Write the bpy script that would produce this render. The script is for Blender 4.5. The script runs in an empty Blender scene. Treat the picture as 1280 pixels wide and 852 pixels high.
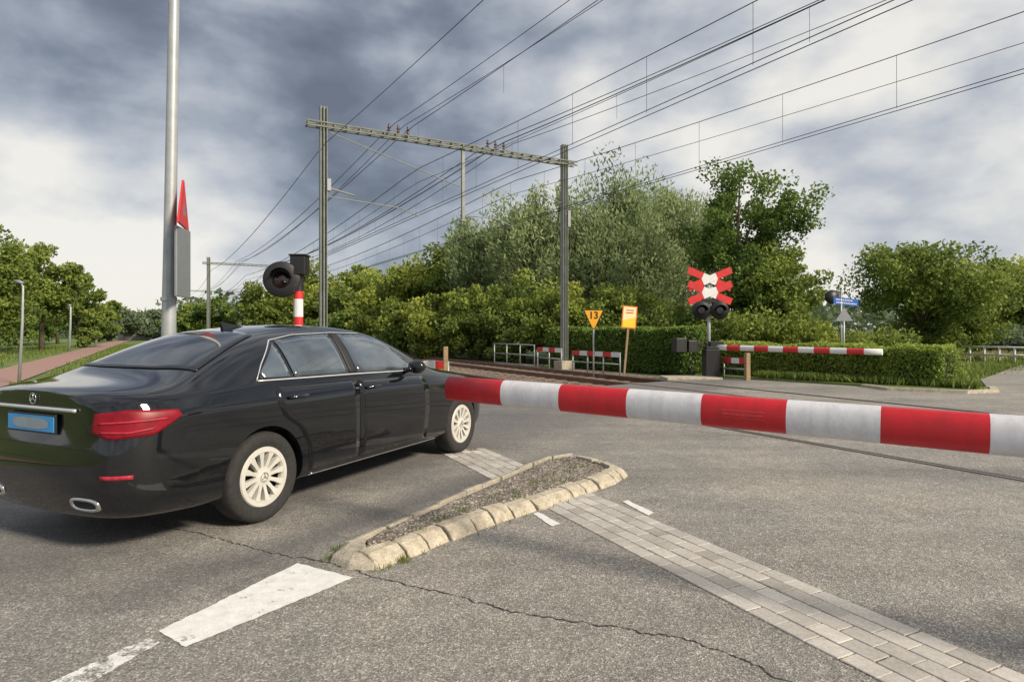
import bpy, bmesh, math, random
import numpy as np
from mathutils import Vector, Matrix
from mathutils.bvhtree import BVHTree
random.seed(4); rng=np.random.default_rng(7)
C=bpy.context.scene.collection
F=790.0; H=1.43; YH=412.0
def G(px,py,z=0.0):
    Y=F*(H-z)/(py-YH); return ((px-640)/F*Y, Y, z)
def P(px,py,Y): return ((px-640)/F*Y, Y, H-(py-YH)/F*Y)
DX,DY=-.4886,.8725
def T(s,t,z=0.0): return (DY*s+DX*t, -DX*s+DY*t, z)
def lerp(a,b,u): return a+(b-a)*u
# ------------------------------------------------------------ materials
class N:
    def __init__(s,name):
        s.m=bpy.data.materials.new(name); s.m.use_nodes=True; s.nt=s.m.node_tree
        s.b=s.nt.nodes['Principled BSDF']; s.out=s.nt.nodes['Material Output']
    def n(s,t,**k):
        x=s.nt.nodes.new(t)
        for a,b in k.items():
            if a in x.inputs: x.inputs[a].default_value=b
            else: setattr(x,a,b)
        return x
    def l(s,a,b): s.nt.links.new(a,b)
    def ramp(s,fac,stops,interp='LINEAR'):
        r=s.n('ShaderNodeValToRGB'); e=r.color_ramp.elements; r.color_ramp.interpolation=interp
        while len(e)<len(stops): e.new(.5)
        for i,(p,c) in enumerate(stops):
            e[i].position=p
            if not isinstance(c,tuple): c=(c,c,c)
            e[i].color=(*c,1)
        s.l(fac,r.inputs[0]); return r.outputs[0]
    def math(s,op,a,b=None,clamp=False):
        x=s.n('ShaderNodeMath',operation=op); x.use_clamp=clamp
        for i,v in enumerate((a,b)):
            if v is None: continue
            if isinstance(v,(int,float)): x.inputs[i].default_value=v
            else: s.l(v,x.inputs[i])
        return x.outputs[0]
    def mix(s,f,a,b,mode='MIX'):
        x=s.n('ShaderNodeMix',data_type='RGBA',blend_type=mode)
        for i,v in ((0,f),(6,a),(7,b)):
            if isinstance(v,(int,float)): x.inputs[i].default_value=v
            elif isinstance(v,tuple): x.inputs[i].default_value=(*v,1)
            else: s.l(v,x.inputs[i])
        return x.outputs[2]
    def noise(s,scale,detail=4,rough=.5,vec=None,dist=0):
        x=s.n('ShaderNodeTexNoise'); x.inputs['Scale'].default_value=scale; x.inputs['Detail'].default_value=detail
        x.inputs['Roughness'].default_value=rough; x.inputs['Distortion'].default_value=dist
        if vec is None: vec=s.obj()
        s.l(vec,x.inputs['Vector']); return x.outputs['Fac']
    def obj(s):
        if not hasattr(s,'_o'): s._o=s.n('ShaderNodeTexCoord')
        return s._o.outputs['Object']
    def bump(s,h,strength=.3,dist=.01):
        b=s.n('ShaderNodeBump'); b.inputs['Strength'].default_value=strength; b.inputs['Distance'].default_value=dist
        s.l(h,b.inputs['Height']); s.l(b.outputs[0],s.b.inputs['Normal'])
def simple(name,col,rough=.5,metal=0,var=.15,scale=6,coat=0,bump=0,spec=.5,emis=None):
    m=N(name); m.b.inputs['Roughness'].default_value=rough; m.b.inputs['Metallic'].default_value=metal
    m.b.inputs['Coat Weight'].default_value=coat; m.b.inputs['Specular IOR Level'].default_value=spec
    m.b.inputs['Coat Roughness'].default_value=.03
    f=m.noise(scale,5,.6)
    d=tuple(c*(1-var) for c in col); u=tuple(min(1,c*(1+var)) for c in col)
    m.l(m.ramp(f,[(.3,d),(.7,u)]),m.b.inputs['Base Color'])
    if bump: m.bump(f,bump,.01)
    return m.m
def asphalt_nodes(m):
    o=m.obj()
    v=m.n('ShaderNodeTexVoronoi'); v.inputs['Scale'].default_value=140; m.l(o,v.inputs['Vector'])
    sep=m.n('ShaderNodeSeparateColor'); m.l(v.outputs['Color'],sep.inputs[0])
    stone=m.ramp(sep.outputs[0],[(0,(.165,.153,.137)),(.5,(.285,.268,.242)),(.85,(.37,.35,.315)),(1,(.62,.59,.54))])
    v2=m.n('ShaderNodeTexVoronoi'); v2.inputs['Scale'].default_value=55; m.l(o,v2.inputs['Vector'])
    sep2=m.n('ShaderNodeSeparateColor'); m.l(v2.outputs['Color'],sep2.inputs[0])
    st2=m.ramp(sep2.outputs[1],[(0,.82),(.8,1.0),(1,1.22)])
    a=m.mix(1.0,stone,st2,'MULTIPLY')
    big=m.noise(.55,5,.6,dist=.6); mid=m.noise(5,5,.65)
    a=m.mix(1.0,a,m.ramp(big,[(.3,(.78,.785,.81)),(.7,(1.18,1.15,1.10))]),'MULTIPLY')
    a=m.mix(1.0,a,m.ramp(mid,[(.25,.84),(.75,1.15)]),'MULTIPLY')
    mp=m.n('ShaderNodeMapping'); mp.inputs['Rotation'].default_value=(0,0,-math.radians(64.7)); mp.inputs['Scale'].default_value=(.10,1.0,1.0); m.l(o,mp.inputs[0])
    a=m.mix(1.0,a,m.ramp(m.noise(1.3,4,.55,vec=mp.outputs[0]),[(.35,.80),(.65,1.08)]),'MULTIPLY')
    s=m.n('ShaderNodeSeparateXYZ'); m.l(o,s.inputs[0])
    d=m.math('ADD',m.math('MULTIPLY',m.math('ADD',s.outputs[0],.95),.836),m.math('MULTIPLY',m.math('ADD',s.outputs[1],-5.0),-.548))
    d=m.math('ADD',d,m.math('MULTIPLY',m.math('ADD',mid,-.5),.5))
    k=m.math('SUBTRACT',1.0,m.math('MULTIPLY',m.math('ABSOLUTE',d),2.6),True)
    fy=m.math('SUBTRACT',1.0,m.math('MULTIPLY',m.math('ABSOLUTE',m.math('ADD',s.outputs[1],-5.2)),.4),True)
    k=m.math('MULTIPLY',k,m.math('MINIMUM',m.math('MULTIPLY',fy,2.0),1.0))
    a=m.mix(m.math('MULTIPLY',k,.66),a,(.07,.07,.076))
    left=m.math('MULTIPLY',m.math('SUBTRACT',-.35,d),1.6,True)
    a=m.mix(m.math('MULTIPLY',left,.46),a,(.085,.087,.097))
    return a,v.outputs['Distance'],mid
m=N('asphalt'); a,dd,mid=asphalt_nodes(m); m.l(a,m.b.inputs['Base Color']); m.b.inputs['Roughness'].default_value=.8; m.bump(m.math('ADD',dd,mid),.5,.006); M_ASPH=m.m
def paintmat(name,lo,hi):
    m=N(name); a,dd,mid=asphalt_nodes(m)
    f=m.math('ADD',m.math('MULTIPLY',m.noise(9,6,.7),.75),m.math('MULTIPLY',m.noise(90,3,.6),.35))
    k=m.ramp(f,[(lo,0.0),(hi,1.0)])
    m.l(m.mix(k,a,m.ramp(m.noise(14,5,.7),[(.3,(.66,.65,.62)),(.7,(.86,.85,.82))])),m.b.inputs['Base Color']); m.b.inputs['Roughness'].default_value=.7
    m.bump(dd,.4,.005); return m.m
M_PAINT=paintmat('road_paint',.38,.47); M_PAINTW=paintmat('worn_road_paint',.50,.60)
def brickmat():
    m=N('paver'); at=m.n('ShaderNodeAttribute',attribute_name='tint')
    c=m.ramp(at.outputs['Fac'],[(0,(.35,.325,.29)),(.5,(.49,.46,.415)),(1,(.64,.60,.54))])
    f=m.noise(60,5,.7); c=m.mix(1.0,c,m.ramp(f,[(.25,.76),(.75,1.16)]),'MULTIPLY')
    c=m.mix(1.0,c,m.ramp(m.noise(2.2,4,.6),[(.3,.74),(.7,1.1)]),'MULTIPLY')
    m.l(c,m.b.inputs['Base Color']); m.b.inputs['Roughness'].default_value=.85; m.bump(f,.35,.004); return m.m
M_BRICK=brickmat()
def leafmat(name,stops,trans=.42,k=1.6):
    m=N(name); at=m.n('ShaderNodeAttribute',attribute_name='tint')
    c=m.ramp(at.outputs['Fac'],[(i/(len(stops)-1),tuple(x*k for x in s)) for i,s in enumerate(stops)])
    m.l(c,m.b.inputs['Base Color']); m.b.inputs['Roughness'].default_value=.6; m.b.inputs['Specular IOR Level'].default_value=.25
    t=m.n('ShaderNodeBsdfTranslucent'); m.l(c,t.inputs['Color']); mx=m.n('ShaderNodeMixShader'); mx.inputs[0].default_value=trans
    m.l(m.b.outputs[0],mx.inputs[1]); m.l(t.outputs[0],mx.inputs[2]); m.l(mx.outputs[0],m.out.inputs['Surface']); return m.m
L_DARK=leafmat('leaf_dark',[(.04,.068,.018),(.088,.135,.028),(.16,.21,.042)])
L_MID=leafmat('leaf_mid',[(.052,.082,.021),(.13,.17,.036),(.23,.27,.056)])
L_YEL=leafmat('leaf_yellow',[(.07,.10,.024),(.18,.215,.042),(.31,.33,.066)])
L_WIL=leafmat('leaf_willow',[(.08,.105,.05),(.165,.205,.095),(.26,.30,.145)])
L_FAR=leafmat('leaf_far',[(.06,.085,.055),(.11,.14,.08),(.15,.19,.10)])
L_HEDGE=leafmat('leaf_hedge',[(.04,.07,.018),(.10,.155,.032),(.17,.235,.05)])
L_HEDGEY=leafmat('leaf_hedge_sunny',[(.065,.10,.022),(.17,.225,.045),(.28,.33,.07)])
L_REED=leafmat('reed',[(.13,.15,.05),(.30,.29,.12),(.50,.45,.24)],k=1.2)
L_GRASS=leafmat('grass_blades',[(.05,.09,.015),(.13,.18,.035),(.26,.28,.08)],k=1.3)
M_BARK=simple('bark',(.12,.095,.07),.9,0,.4,8,bump=.5)
m=N('grass_ground'); f=m.noise(.35,6,.7); f2=m.noise(14,5,.7)
c=m.mix(1.0,m.ramp(f,[(.3,(.09,.14,.03)),(.55,(.15,.21,.05)),(.75,(.26,.26,.11))]),m.ramp(f2,[(.3,.6),(.7,1.3)]),'MULTIPLY')
m.l(c,m.b.inputs['Base Color']); m.b.inputs['Roughness'].default_value=.95; m.bump(f2,.8,.05); M_GRASS=m.m
m=N('ballast'); v=m.n('ShaderNodeTexVoronoi'); v.inputs['Scale'].default_value=18; m.l(m.obj(),v.inputs['Vector'])
sp=m.n('ShaderNodeSeparateColor'); m.l(v.outputs['Color'],sp.inputs[0])
c=m.mix(1.0,m.ramp(sp.outputs[0],[(0,(.09,.06,.045)),(.6,(.22,.155,.115)),(1,(.40,.30,.24))]),m.ramp(m.noise(.8,4,.6),[(.3,.75),(.7,1.2)]),'MULTIPLY')
m.l(c,m.b.inputs['Base Color']); m.b.inputs['Roughness'].default_value=.9; m.bump(v.outputs['Distance'],1,.04); M_BALL=m.m
M_RUST=simple('rusty_rail',(.22,.11,.06),.7,.2,.3,5,bump=.2)
M_STEELTOP=simple('rail_head',(.20,.16,.14),.45,.6,.15,4)
M_GAP=simple('flangeway',(.02,.018,.016),.8)
M_SLEEP=simple('sleeper',(.2,.15,.12),.9,0,.3,9)
M_REDPATH=simple('red_asphalt',(.34,.205,.17),.85,0,.18,30,bump=.3)
def kerbmat(name,c0,c1):
    m=N(name); f=m.noise(11,6,.7); f2=m.noise(70,4,.7)
    c=m.ramp(f,[(.28,tuple(x*.5 for x in c0)),(.45,c0),(.7,c1)]); c=m.mix(1.0,c,m.ramp(f2,[(.3,.72),(.7,1.15)]),'MULTIPLY')
    m.l(c,m.b.inputs['Base Color']); m.b.inputs['Roughness'].default_value=.88; m.bump(m.math('ADD',f,f2),.7,.012); return m.m
M_KERB=kerbmat('kerb_concrete',(.47,.41,.31),(.66,.59,.46)); M_KERB2=kerbmat('kerb_concrete_dark',(.41,.37,.29),(.56,.50,.40))
m=N('gravel_fill'); v=m.n('ShaderNodeTexVoronoi'); v.inputs['Scale'].default_value=60; m.l(m.obj(),v.inputs['Vector'])
sp=m.n('ShaderNodeSeparateColor'); m.l(v.outputs['Color'],sp.inputs[0])
c=m.mix(1.0,m.ramp(sp.outputs[0],[(0,(.11,.09,.07)),(.6,(.24,.205,.17)),(1,(.50,.45,.39))]),m.ramp(m.noise(7,4,.6),[(.3,.65),(.7,1.25)]),'MULTIPLY')
m.l(c,m.b.inputs['Base Color']); m.b.inputs['Roughness'].default_value=.95; m.bump(v.outputs['Distance'],1,.012); M_GRAV=m.m
M_CRACK=simple('crack',(.035,.032,.03),.95)
M_GALV=simple('galvanised',(.40,.42,.43),.45,.3,.12,5)
M_MAST=simple('mast_steel',(.25,.265,.24),.65,.1,.2,4)
M_BEAM=simple('beam_steel',(.17,.18,.15),.65,.1,.25,5)
M_WIRE=simple('wire',(.045,.045,.05),.6,.4)
M_DROP=simple('dropper_wire',(.11,.11,.12),.6,.3)
M_BLACK=simple('black_housing',(.015,.015,.016),.45,0,.2)
M_REDLENS=simple('red_lens',(.022,.008,.009),.12,0,.2,coat=1)
M_GREY=simple('grey_back',(.25,.27,.29),.5,.3,.08)
M_WOOD=simple('wood_post',(.30,.21,.12),.85,0,.3,14)
M_YEL=simple('yellow_sign',(.80,.38,.02),.5,0,.08)
M_BLUE=simple('blue_sign',(.02,.12,.50),.4,0,.08)
M_WHITE=simple('white_sign',(.74,.74,.73),.45,0,.06)
M_WH2=simple('white_paint',(.66,.66,.64),.55,0,.14)
M_BWALL=simple('building_wall',(.42,.41,.39),.7,0,.14)
M_RED=simple('red_sign',(.60,.03,.03),.45,0,.1)
def boommat(name,col,dirt):
    m=N(name); mp=m.n('ShaderNodeMapping'); mp.inputs['Scale'].default_value=(9,9,2.0); m.l(m.obj(),mp.inputs[0])
    f=m.noise(1.6,6,.72,vec=mp.outputs[0]); f2=m.noise(55,3,.6)
    k=m.ramp(m.math('ADD',m.math('MULTIPLY',f,.75),m.math('MULTIPLY',f2,.25)),[(.42,0.0),(.68,.6)])
    m.l(m.mix(k,col,dirt),m.b.inputs['Base Color']); m.b.inputs['Roughness'].default_value=.4; return m.m
M_BR=boommat('boom_red',(.54,.012,.02),(.27,.014,.02)); M_BW=boommat('boom_white',(.66,.66,.70),(.39,.385,.40))
# car
m=N('car_paint'); m.b.inputs['Roughness'].default_value=.06; m.b.inputs['Coat Weight'].default_value=.5; m.b.inputs['Coat Roughness'].default_value=.02; m.b.inputs['Specular IOR Level'].default_value=.5
f=m.noise(2.5,5,.6); m.l(m.ramp(f,[(.3,(.004,.005,.007)),(.75,(.008,.009,.011))]),m.b.inputs['Base Color']); M_CAR=m.m
m=N('tinted_glass'); m.b.inputs['Roughness'].default_value=.02; m.b.inputs['IOR'].default_value=1.6; m.b.inputs['Coat Weight'].default_value=.5
m.l(m.ramp(m.noise(1.8,3),[(.35,(.006,.008,.011)),(.7,(.03,.035,.043))]),m.b.inputs['Base Color']); M_GLASS=m.m
m=N('side_glass'); m.b.inputs['Roughness'].default_value=.02; m.b.inputs['IOR'].default_value=1.7; m.b.inputs['Coat Weight'].default_value=1
m.l(m.ramp(m.noise(2.6,3),[(.35,(.03,.042,.055)),(.7,(.10,.13,.155))]),m.b.inputs['Base Color']); M_GLASS2=m.m  # pale sky reflection of the side windows put into the base colour
M_CHROME=simple('chrome',(.75,.75,.76),.12,1,.05)
M_BRIGHT=simple('bright_trim',(.76,.76,.76),.3,.6,.05)
M_TYRE=simple('tyre',(.026,.025,.024),.85,0,.3,30,bump=.2)
M_RIM=simple('rim_silver',(.66,.64,.58),.4,.2,.08,12)
M_PLASTIC=simple('black_plastic',(.02,.02,.021),.6,0,.2)
M_TAIL=simple('tail_red',(.20,.004,.012),.38,0,.3,14,spec=.3)
M_TAIL2=simple('tail_bright',(.40,.03,.055),.4,0,.25,30,spec=.25)
M_PLATE=simple('plate_blue',(.04,.27,.62),.45,0,.1,6)
M_PLATE2=simple('plate_blank',(.24,.29,.34),.5,0,.12,9)
# ------------------------------------------------------------ mesh builder
class MB:
    def __init__(s): s.v=[]; s.f=[]; s.mi=[]; s.t=[]
    def add(s,vs,fs,mi=0,t=.5):
        o=len(s.v); s.v+= [tuple(x) for x in vs]
        for f in fs: s.f.append(tuple(i+o for i in f)); s.mi.append(mi); s.t.append(t)
        return s
    def box(s,c,d,rz=0,mi=0,t=.5,mat=None):
        vs=[Vector((x*d[0]/2,y*d[1]/2,z*d[2]/2)) for z in(-1,1) for y in(-1,1) for x in(-1,1)]
        R=mat if mat is not None else Matrix.Rotation(rz,3,'Z'); c=Vector(c)
        return s.add([R@v+c for v in vs],[(0,2,3,1),(4,5,7,6),(0,1,5,4),(2,6,7,3),(0,4,6,2),(1,3,7,5)],mi,t)
    def tube(s,pts,r,n=8,mi=0,cap=True):
        pts=[Vector(p) for p in pts]; 
        if not isinstance(r,(list,tuple)): r=[r]*len(pts)
        vs=[]; up=None
        for i,p in enumerate(pts):
            d=(pts[min(i+1,len(pts)-1)]-pts[max(i-1,0)]).normalized()
            if up is None: up=Vector((0,0,1)) if abs(d.z)<.9 else Vector((1,0,0))
            a=d.cross(up).normalized(); b=a.cross(d).normalized(); up=b
            for k in range(n):
                w=2*math.pi*k/n; vs.append(p+(a*math.cos(w)+b*math.sin(w))*r[i])
        fs=[]
        for i in range(len(pts)-1):
            for k in range(n): fs.append((i*n+k,i*n+(k+1)%n,(i+1)*n+(k+1)%n,(i+1)*n+k))
        if cap: fs.append(tuple(range(n))[::-1]); fs.append(tuple((len(pts)-1)*n+k for k in range(n)))
        return s.add(vs,fs,mi)
    def poly(s,pts,th,axis,mi=0):
        a=Vector(axis).normalized()*th; n=len(pts); p=[Vector(q) for q in pts]
        vs=p+[q+a for q in p]
        fs=[tuple(range(n)),tuple(range(n,2*n))[::-1]]+[(i,i+n,(i+1)%n+n,(i+1)%n) for i in range(n)]
        return s.add(vs,fs,mi)
    def lathe(s,prof,c,axis='y',n=32,mi=0,flip=1):
        vs=[];c=Vector(c)
        for r,h in prof:
            for k in range(n):
                w=2*math.pi*k/n
                if axis=='y': vs.append(c+Vector((r*math.cos(w),h,r*math.sin(w))))
                else: vs.append(c+Vector((r*math.cos(w),r*math.sin(w),h)))
        fs=[(i*n+k,i*n+(k+1)%n,(i+1)*n+(k+1)%n,(i+1)*n+k) for i in range(len(prof)-1) for k in range(n)]
        return s.add(vs,fs,mi)
    def build(s,name,mats,parent=None,smooth=False,bevel=0,tint=False,seg=2):
        me=bpy.data.meshes.new(name); me.from_pydata(s.v,[],s.f)
        if not isinstance(mats,(list,tuple)): mats=[mats]
        for m in mats: me.materials.append(m)
        me.polygons.foreach_set('material_index',s.mi)
        if tint:
            at=me.attributes.new('tint','FLOAT','FACE'); at.data.foreach_set('value',s.t)
        bm=bmesh.new(); bm.from_mesh(me); bmesh.ops.recalc_face_normals(bm,faces=bm.faces); bm.to_mesh(me); bm.free()
        if smooth: me.polygons.foreach_set('use_smooth',[True]*len(me.polygons))
        o=bpy.data.objects.new(name,me); C.objects.link(o); o.parent=parent
        if bevel:
            b=o.modifiers.new('b','BEVEL'); b.width=bevel; b.segments=seg; b.limit_method='ANGLE'
        return o
def thing(name,label,cat,loc=(0,0,0),rz=0,group=None):
    o=bpy.data.objects.new(name,None); C.objects.link(o); o.location=loc; o.rotation_euler=(0,0,rz); o.empty_display_size=.2
    return tag(o,label,cat,group)
def tag(o,label,cat,group=None):
    o['label']=label; o['category']=cat
    if group: o['group']=group
    return o
def struct(o): o['kind']='structure'; return o
def text(name,s,size,mat,parent,loc,rot,ext=.002):
    cu=bpy.data.curves.new(name,'FONT'); cu.body=s; cu.size=size; cu.align_x='CENTER'; cu.align_y='CENTER'; cu.extrude=ext; cu.offset=size*.02
    tmp=bpy.data.objects.new(name,cu); C.objects.link(tmp); bpy.context.view_layer.update()
    me=bpy.data.meshes.new_from_object(tmp.evaluated_get(bpy.context.evaluated_depsgraph_get())); bpy.data.objects.remove(tmp)
    me.materials.clear(); me.materials.append(mat)
    o=bpy.data.objects.new(name,me); C.objects.link(o); o.parent=parent; o.location=loc; o.rotation_euler=rot; return o
def leaves(name,mat,cen,L,W,tint,parent=None,axis=None,axis_j=.0,loc=None):
    n=len(cen); rnd=rng.normal(size=(n,3))
    if axis is None: a=rnd
    else: a=axis+rnd*axis_j
    a/=np.linalg.norm(a,axis=1)[:,None]
    b=np.cross(a,rng.normal(size=(n,3))); b/=np.linalg.norm(b,axis=1)[:,None]
    sc=rng.uniform(.65,1.3,size=(n,1))
    a=a*L*sc/2; b=b*W*sc/2
    co=np.stack([cen-a,cen+b-a*.1,cen+a,cen-b-a*.1],1).reshape(-1,3)
    me=bpy.data.meshes.new(name); me.vertices.add(4*n); me.vertices.foreach_set('co',co.astype(np.float32).ravel())
    me.loops.add(4*n); me.loops.foreach_set('vertex_index',np.arange(4*n,dtype=np.int32))
    me.polygons.add(n); me.polygons.foreach_set('loop_start',np.arange(n,dtype=np.int32)*4)
    at=me.attributes.new('tint','FLOAT','FACE'); at.data.foreach_set('value',np.clip(tint,0,1).astype(np.float32))
    me.update(calc_edges=True); me.materials.append(mat)
    o=bpy.data.objects.new(name,me); C.objects.link(o); o.parent=parent
    return o
def crown_pts(h0,h1,R,nc,nl,cr=.26,squash=1.0,core=.30,lobes=6):
    hz=(h1-h0)/2
    lc=[np.array([0,0,(h0+h1)/2+hz*.08])]; lr=[np.array([R*.78,R*.78,hz*.92])]
    for k in range(lobes):
        a=rng.uniform(0,6.28); rr=R*rng.uniform(.38,.55); z=rng.uniform(-.7,.3)
        lc.append(np.array([rr*math.cos(a),rr*math.sin(a),(h0+h1)/2+z*hz])); s_=rng.uniform(.42,.62)
        lr.append(np.array([R*s_,R*s_,min(hz*rng.uniform(.4,.62),hz*(1-abs(z)))+hz*.05]))
    w_=np.array([q.prod() for q in lr])**.67; w_/=w_.sum(); li=rng.choice(len(lc),nc,p=w_)
    d=rng.normal(size=(nc,3)); d/=np.linalg.norm(d,axis=1)[:,None]
    rad=rng.uniform(core**2,1,size=(nc,1))**.5
    c=d*rad*np.array(lr)[li]*.88+np.array(lc)[li]
    idx=rng.integers(0,nc,nl); cs=rng.uniform(.55,1.3,size=nc)*cr*R
    q=rng.normal(size=(nl,3)); q/=np.linalg.norm(q,axis=1)[:,None]; q*=rng.uniform(.10,1,size=(nl,1))**.5
    q[:,2]*=.8*squash
    p=c[idx]+q*cs[idx][:,None]
    p[:,2]=np.maximum(p[:,2],h0*.6+.02)
    tc=rng.normal(.42,.16,size=nc)
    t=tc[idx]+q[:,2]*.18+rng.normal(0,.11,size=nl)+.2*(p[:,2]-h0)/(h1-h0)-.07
    return p,t,idx,c
def tree(px,w,top,Y,kind,label,name='tree',cat='tree',group=None,base_frac=.2,nl=None,lean=0,zb=-.15,dens=1.0,cr=.24):
    X=(px-640)/F*Y; h=H-zb+(YH-top)/F*Y; R=w/F*Y/2*1.08
    root=thing(name,label,cat,(X,Y,zb),random.random()*6,group)
    mat={'d':L_DARK,'m':L_MID,'y':L_YEL,'w':L_WIL,'f':L_FAR}[kind]
    h0=h*base_frac
    leaf=max(.09,.0041*Y)
    area=R*(h-h0)*3; nl=nl or int(min(42000,max(4500,area/(leaf*leaf)*7.5*dens)))
    nc=int(min(230,max(40,nl/140)))
    p,t,idx,c=crown_pts(h0,h,R,nc,nl,cr=cr if kind!='w' else .22,squash=1 if kind!='w' else 1.9)
    if kind=='w':
        out=p-np.array([0,0,h0]); out/=np.linalg.norm(out,axis=1)[:,None]+1e-6; out[:,2]+=.2
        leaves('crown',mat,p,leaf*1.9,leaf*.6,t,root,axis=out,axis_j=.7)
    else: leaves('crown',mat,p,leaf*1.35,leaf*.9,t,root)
    tr=MB(); r0=max(.05,h*.018)
    tr.tube([(0,0,-.05),(.03*h*.3,0,h*.3),(0,.02*h,h*.6),(0,0,h*.85)],[r0*1.2,r0*.9,r0*.55,r0*.12],9)
    for k in range(12):
        q=c[rng.integers(0,len(c))]; z0=h*random.uniform(.18,.5); q=Vector(q)
        tr.tube([(0,0,z0),Vector((q.x*.45,q.y*.45,lerp(z0,q.z,.6))),q],[r0*.5,r0*.3,r0*.07],6)
    tr.build('trunk',M_BARK,root,True)
    return root
def bush(px,w,top,Y,kind,label,group=None,zb=-.15,name='bush'):
    return tree(px,w,top,Y,kind,label,name,'bush',group,base_frac=0.0,zb=zb)
# ------------------------------------------------------------ world, sun, camera
SUN_EL=math.radians(33); sx,sy=.78,-.62
w=bpy.data.worlds.new('World'); bpy.context.scene.world=w; w.use_nodes=True
W=N.__new__(N); W.nt=w.node_tree; bg=W.nt.nodes['Background']
tc=W.n('ShaderNodeTexCoord'); d=tc.outputs['Generated']
s3=W.n('ShaderNodeSeparateXYZ'); W.l(d,s3.inputs[0]); zz=W.math('MAXIMUM',s3.outputs[2],0.0)
mp=W.n('ShaderNodeMapping'); mp.inputs['Scale'].default_value=(1,1,1.8); mp.inputs['Location'].default_value=(2.3,.4,1.1); W.l(d,mp.inputs[0])
n1=W.noise(2.0,3,.5,vec=mp.outputs[0],dist=.15); n2=W.noise(5.2,10,.50,vec=mp.outputs[0],dist=.08)
val=W.math('ADD',W.math('MULTIPLY',W.math('ADD',n1,-.5),.80),W.math('MULTIPLY',W.math('ADD',n2,-.5),1.55))
val=W.math('ADD',val,.57)
def lobe(px,py,rad,amt):
    global val
    v=Vector(((px-640)/F,1,(YH-py)/F)).normalized()
    dt=W.n('ShaderNodeVectorMath',operation='DOT_PRODUCT'); W.l(d,dt.inputs[0]); dt.inputs[1].default_value=v
    mr=W.n('ShaderNodeMapRange',interpolation_type='SMOOTHSTEP'); W.l(dt.outputs['Value'],mr.inputs[0])
    mr.inputs[1].default_value=math.cos(math.radians(rad)); mr.inputs[2].default_value=1.0; mr.inputs[3].default_value=0; mr.inputs[4].default_value=amt
    val=W.math('ADD',val,mr.outputs[0])
lobe(270,165,19,-.26); lobe(60,165,14,-.16); lobe(480,245,11,-.10)
lobe(90,295,12,.36); lobe(290,320,11,.26); lobe(-60,270,14,.2); lobe(1150,200,28,.12); lobe(820,90,18,.08)
horiz=W.ramp(zz,[(0,.13),(.10,.05),(.2,0.0)]); val=W.math('ADD',val,horiz)
col=W.ramp(val,[(.08,(.15,.175,.225)),(.28,(.225,.26,.325)),(.46,(.37,.41,.475)),(.64,(.53,.56,.61)),(.84,(.76,.76,.75)),(1,(.92,.89,.83))])
sky=W.n('ShaderNodeTexSky',sky_type='NISHITA'); sky.sun_disc=False; sky.sun_elevation=SUN_EL; sky.sun_rotation=math.atan2(sx,sy)
sk=W.n('ShaderNodeVectorMath',operation='SCALE'); W.l(sky.outputs[0],sk.inputs[0]); sk.inputs['Scale'].default_value=.10
mixed=W.mix(.92,sk.outputs[0],col)
W.l(mixed,bg.inputs['Color']); bg.inputs['Strength'].default_value=1.0
sun=bpy.data.lights.new('sun','SUN'); sun.energy=4.9; sun.angle=math.radians(10); sun.color=(1,.88,.71)
so=bpy.data.objects.new('sun',sun); C.objects.link(so)
sd=Vector((sx*math.cos(SUN_EL),sy*math.cos(SUN_EL),math.sin(SUN_EL))); so.rotation_euler=sd.to_track_quat('Z','Y').to_euler(); so.location=(20,-20,30)
cam=bpy.data.cameras.new('camera'); co=bpy.data.objects.new('camera',cam); C.objects.link(co); co.location=(0,0,H); co.rotation_euler=(math.pi/2,0,0)
cam.lens=F/1280*36; cam.sensor_width=36; cam.shift_y=-(426-YH)/1280; cam.clip_end=3000; bpy.context.scene.camera=co
vs=bpy.context.scene.view_settings; vs.view_transform='Standard'; vs.look='None'; vs.exposure=0
# ------------------------------------------------------------ ground
g=MB().add([(-1200,-200,-.15),(1200,-200,-.15),(1200,1500,-.15),(-1200,1500,-.15)],[(0,1,2,3)]); struct(g.build('ground',M_GRASS))
rd=[(-70,-110),(-22,-25),(-7.6,1),(-3.9,8.4),(-1.6,12.2),(1.6,15.6),(4.3,17.6),(6.4,18.9),(9.0,15.9),(10.6,14.6),(11.6,15.4),(13.5,18.2),(20,25),(42,44),(60,46),(26,19),(60,14),(60,-110)]
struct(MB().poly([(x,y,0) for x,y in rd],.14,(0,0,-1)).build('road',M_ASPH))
q=[T(5.2,-25,-.125),T(14.6,-25,-.125),T(14.6,260,-.125),T(5.2,260,-.125)]
struct(MB().add(q,[(0,1,2,3)]).build('track_bed',M_BALL))
q=[T(-5.4,6.2,-.11),T(-3.6,9.0,-.11),T(-3.6,260,-.11),T(-5.4,260,-.11)]
struct(MB().add(q,[(0,1,2,3)]).build('bicycle_path',M_REDPATH))
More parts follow.
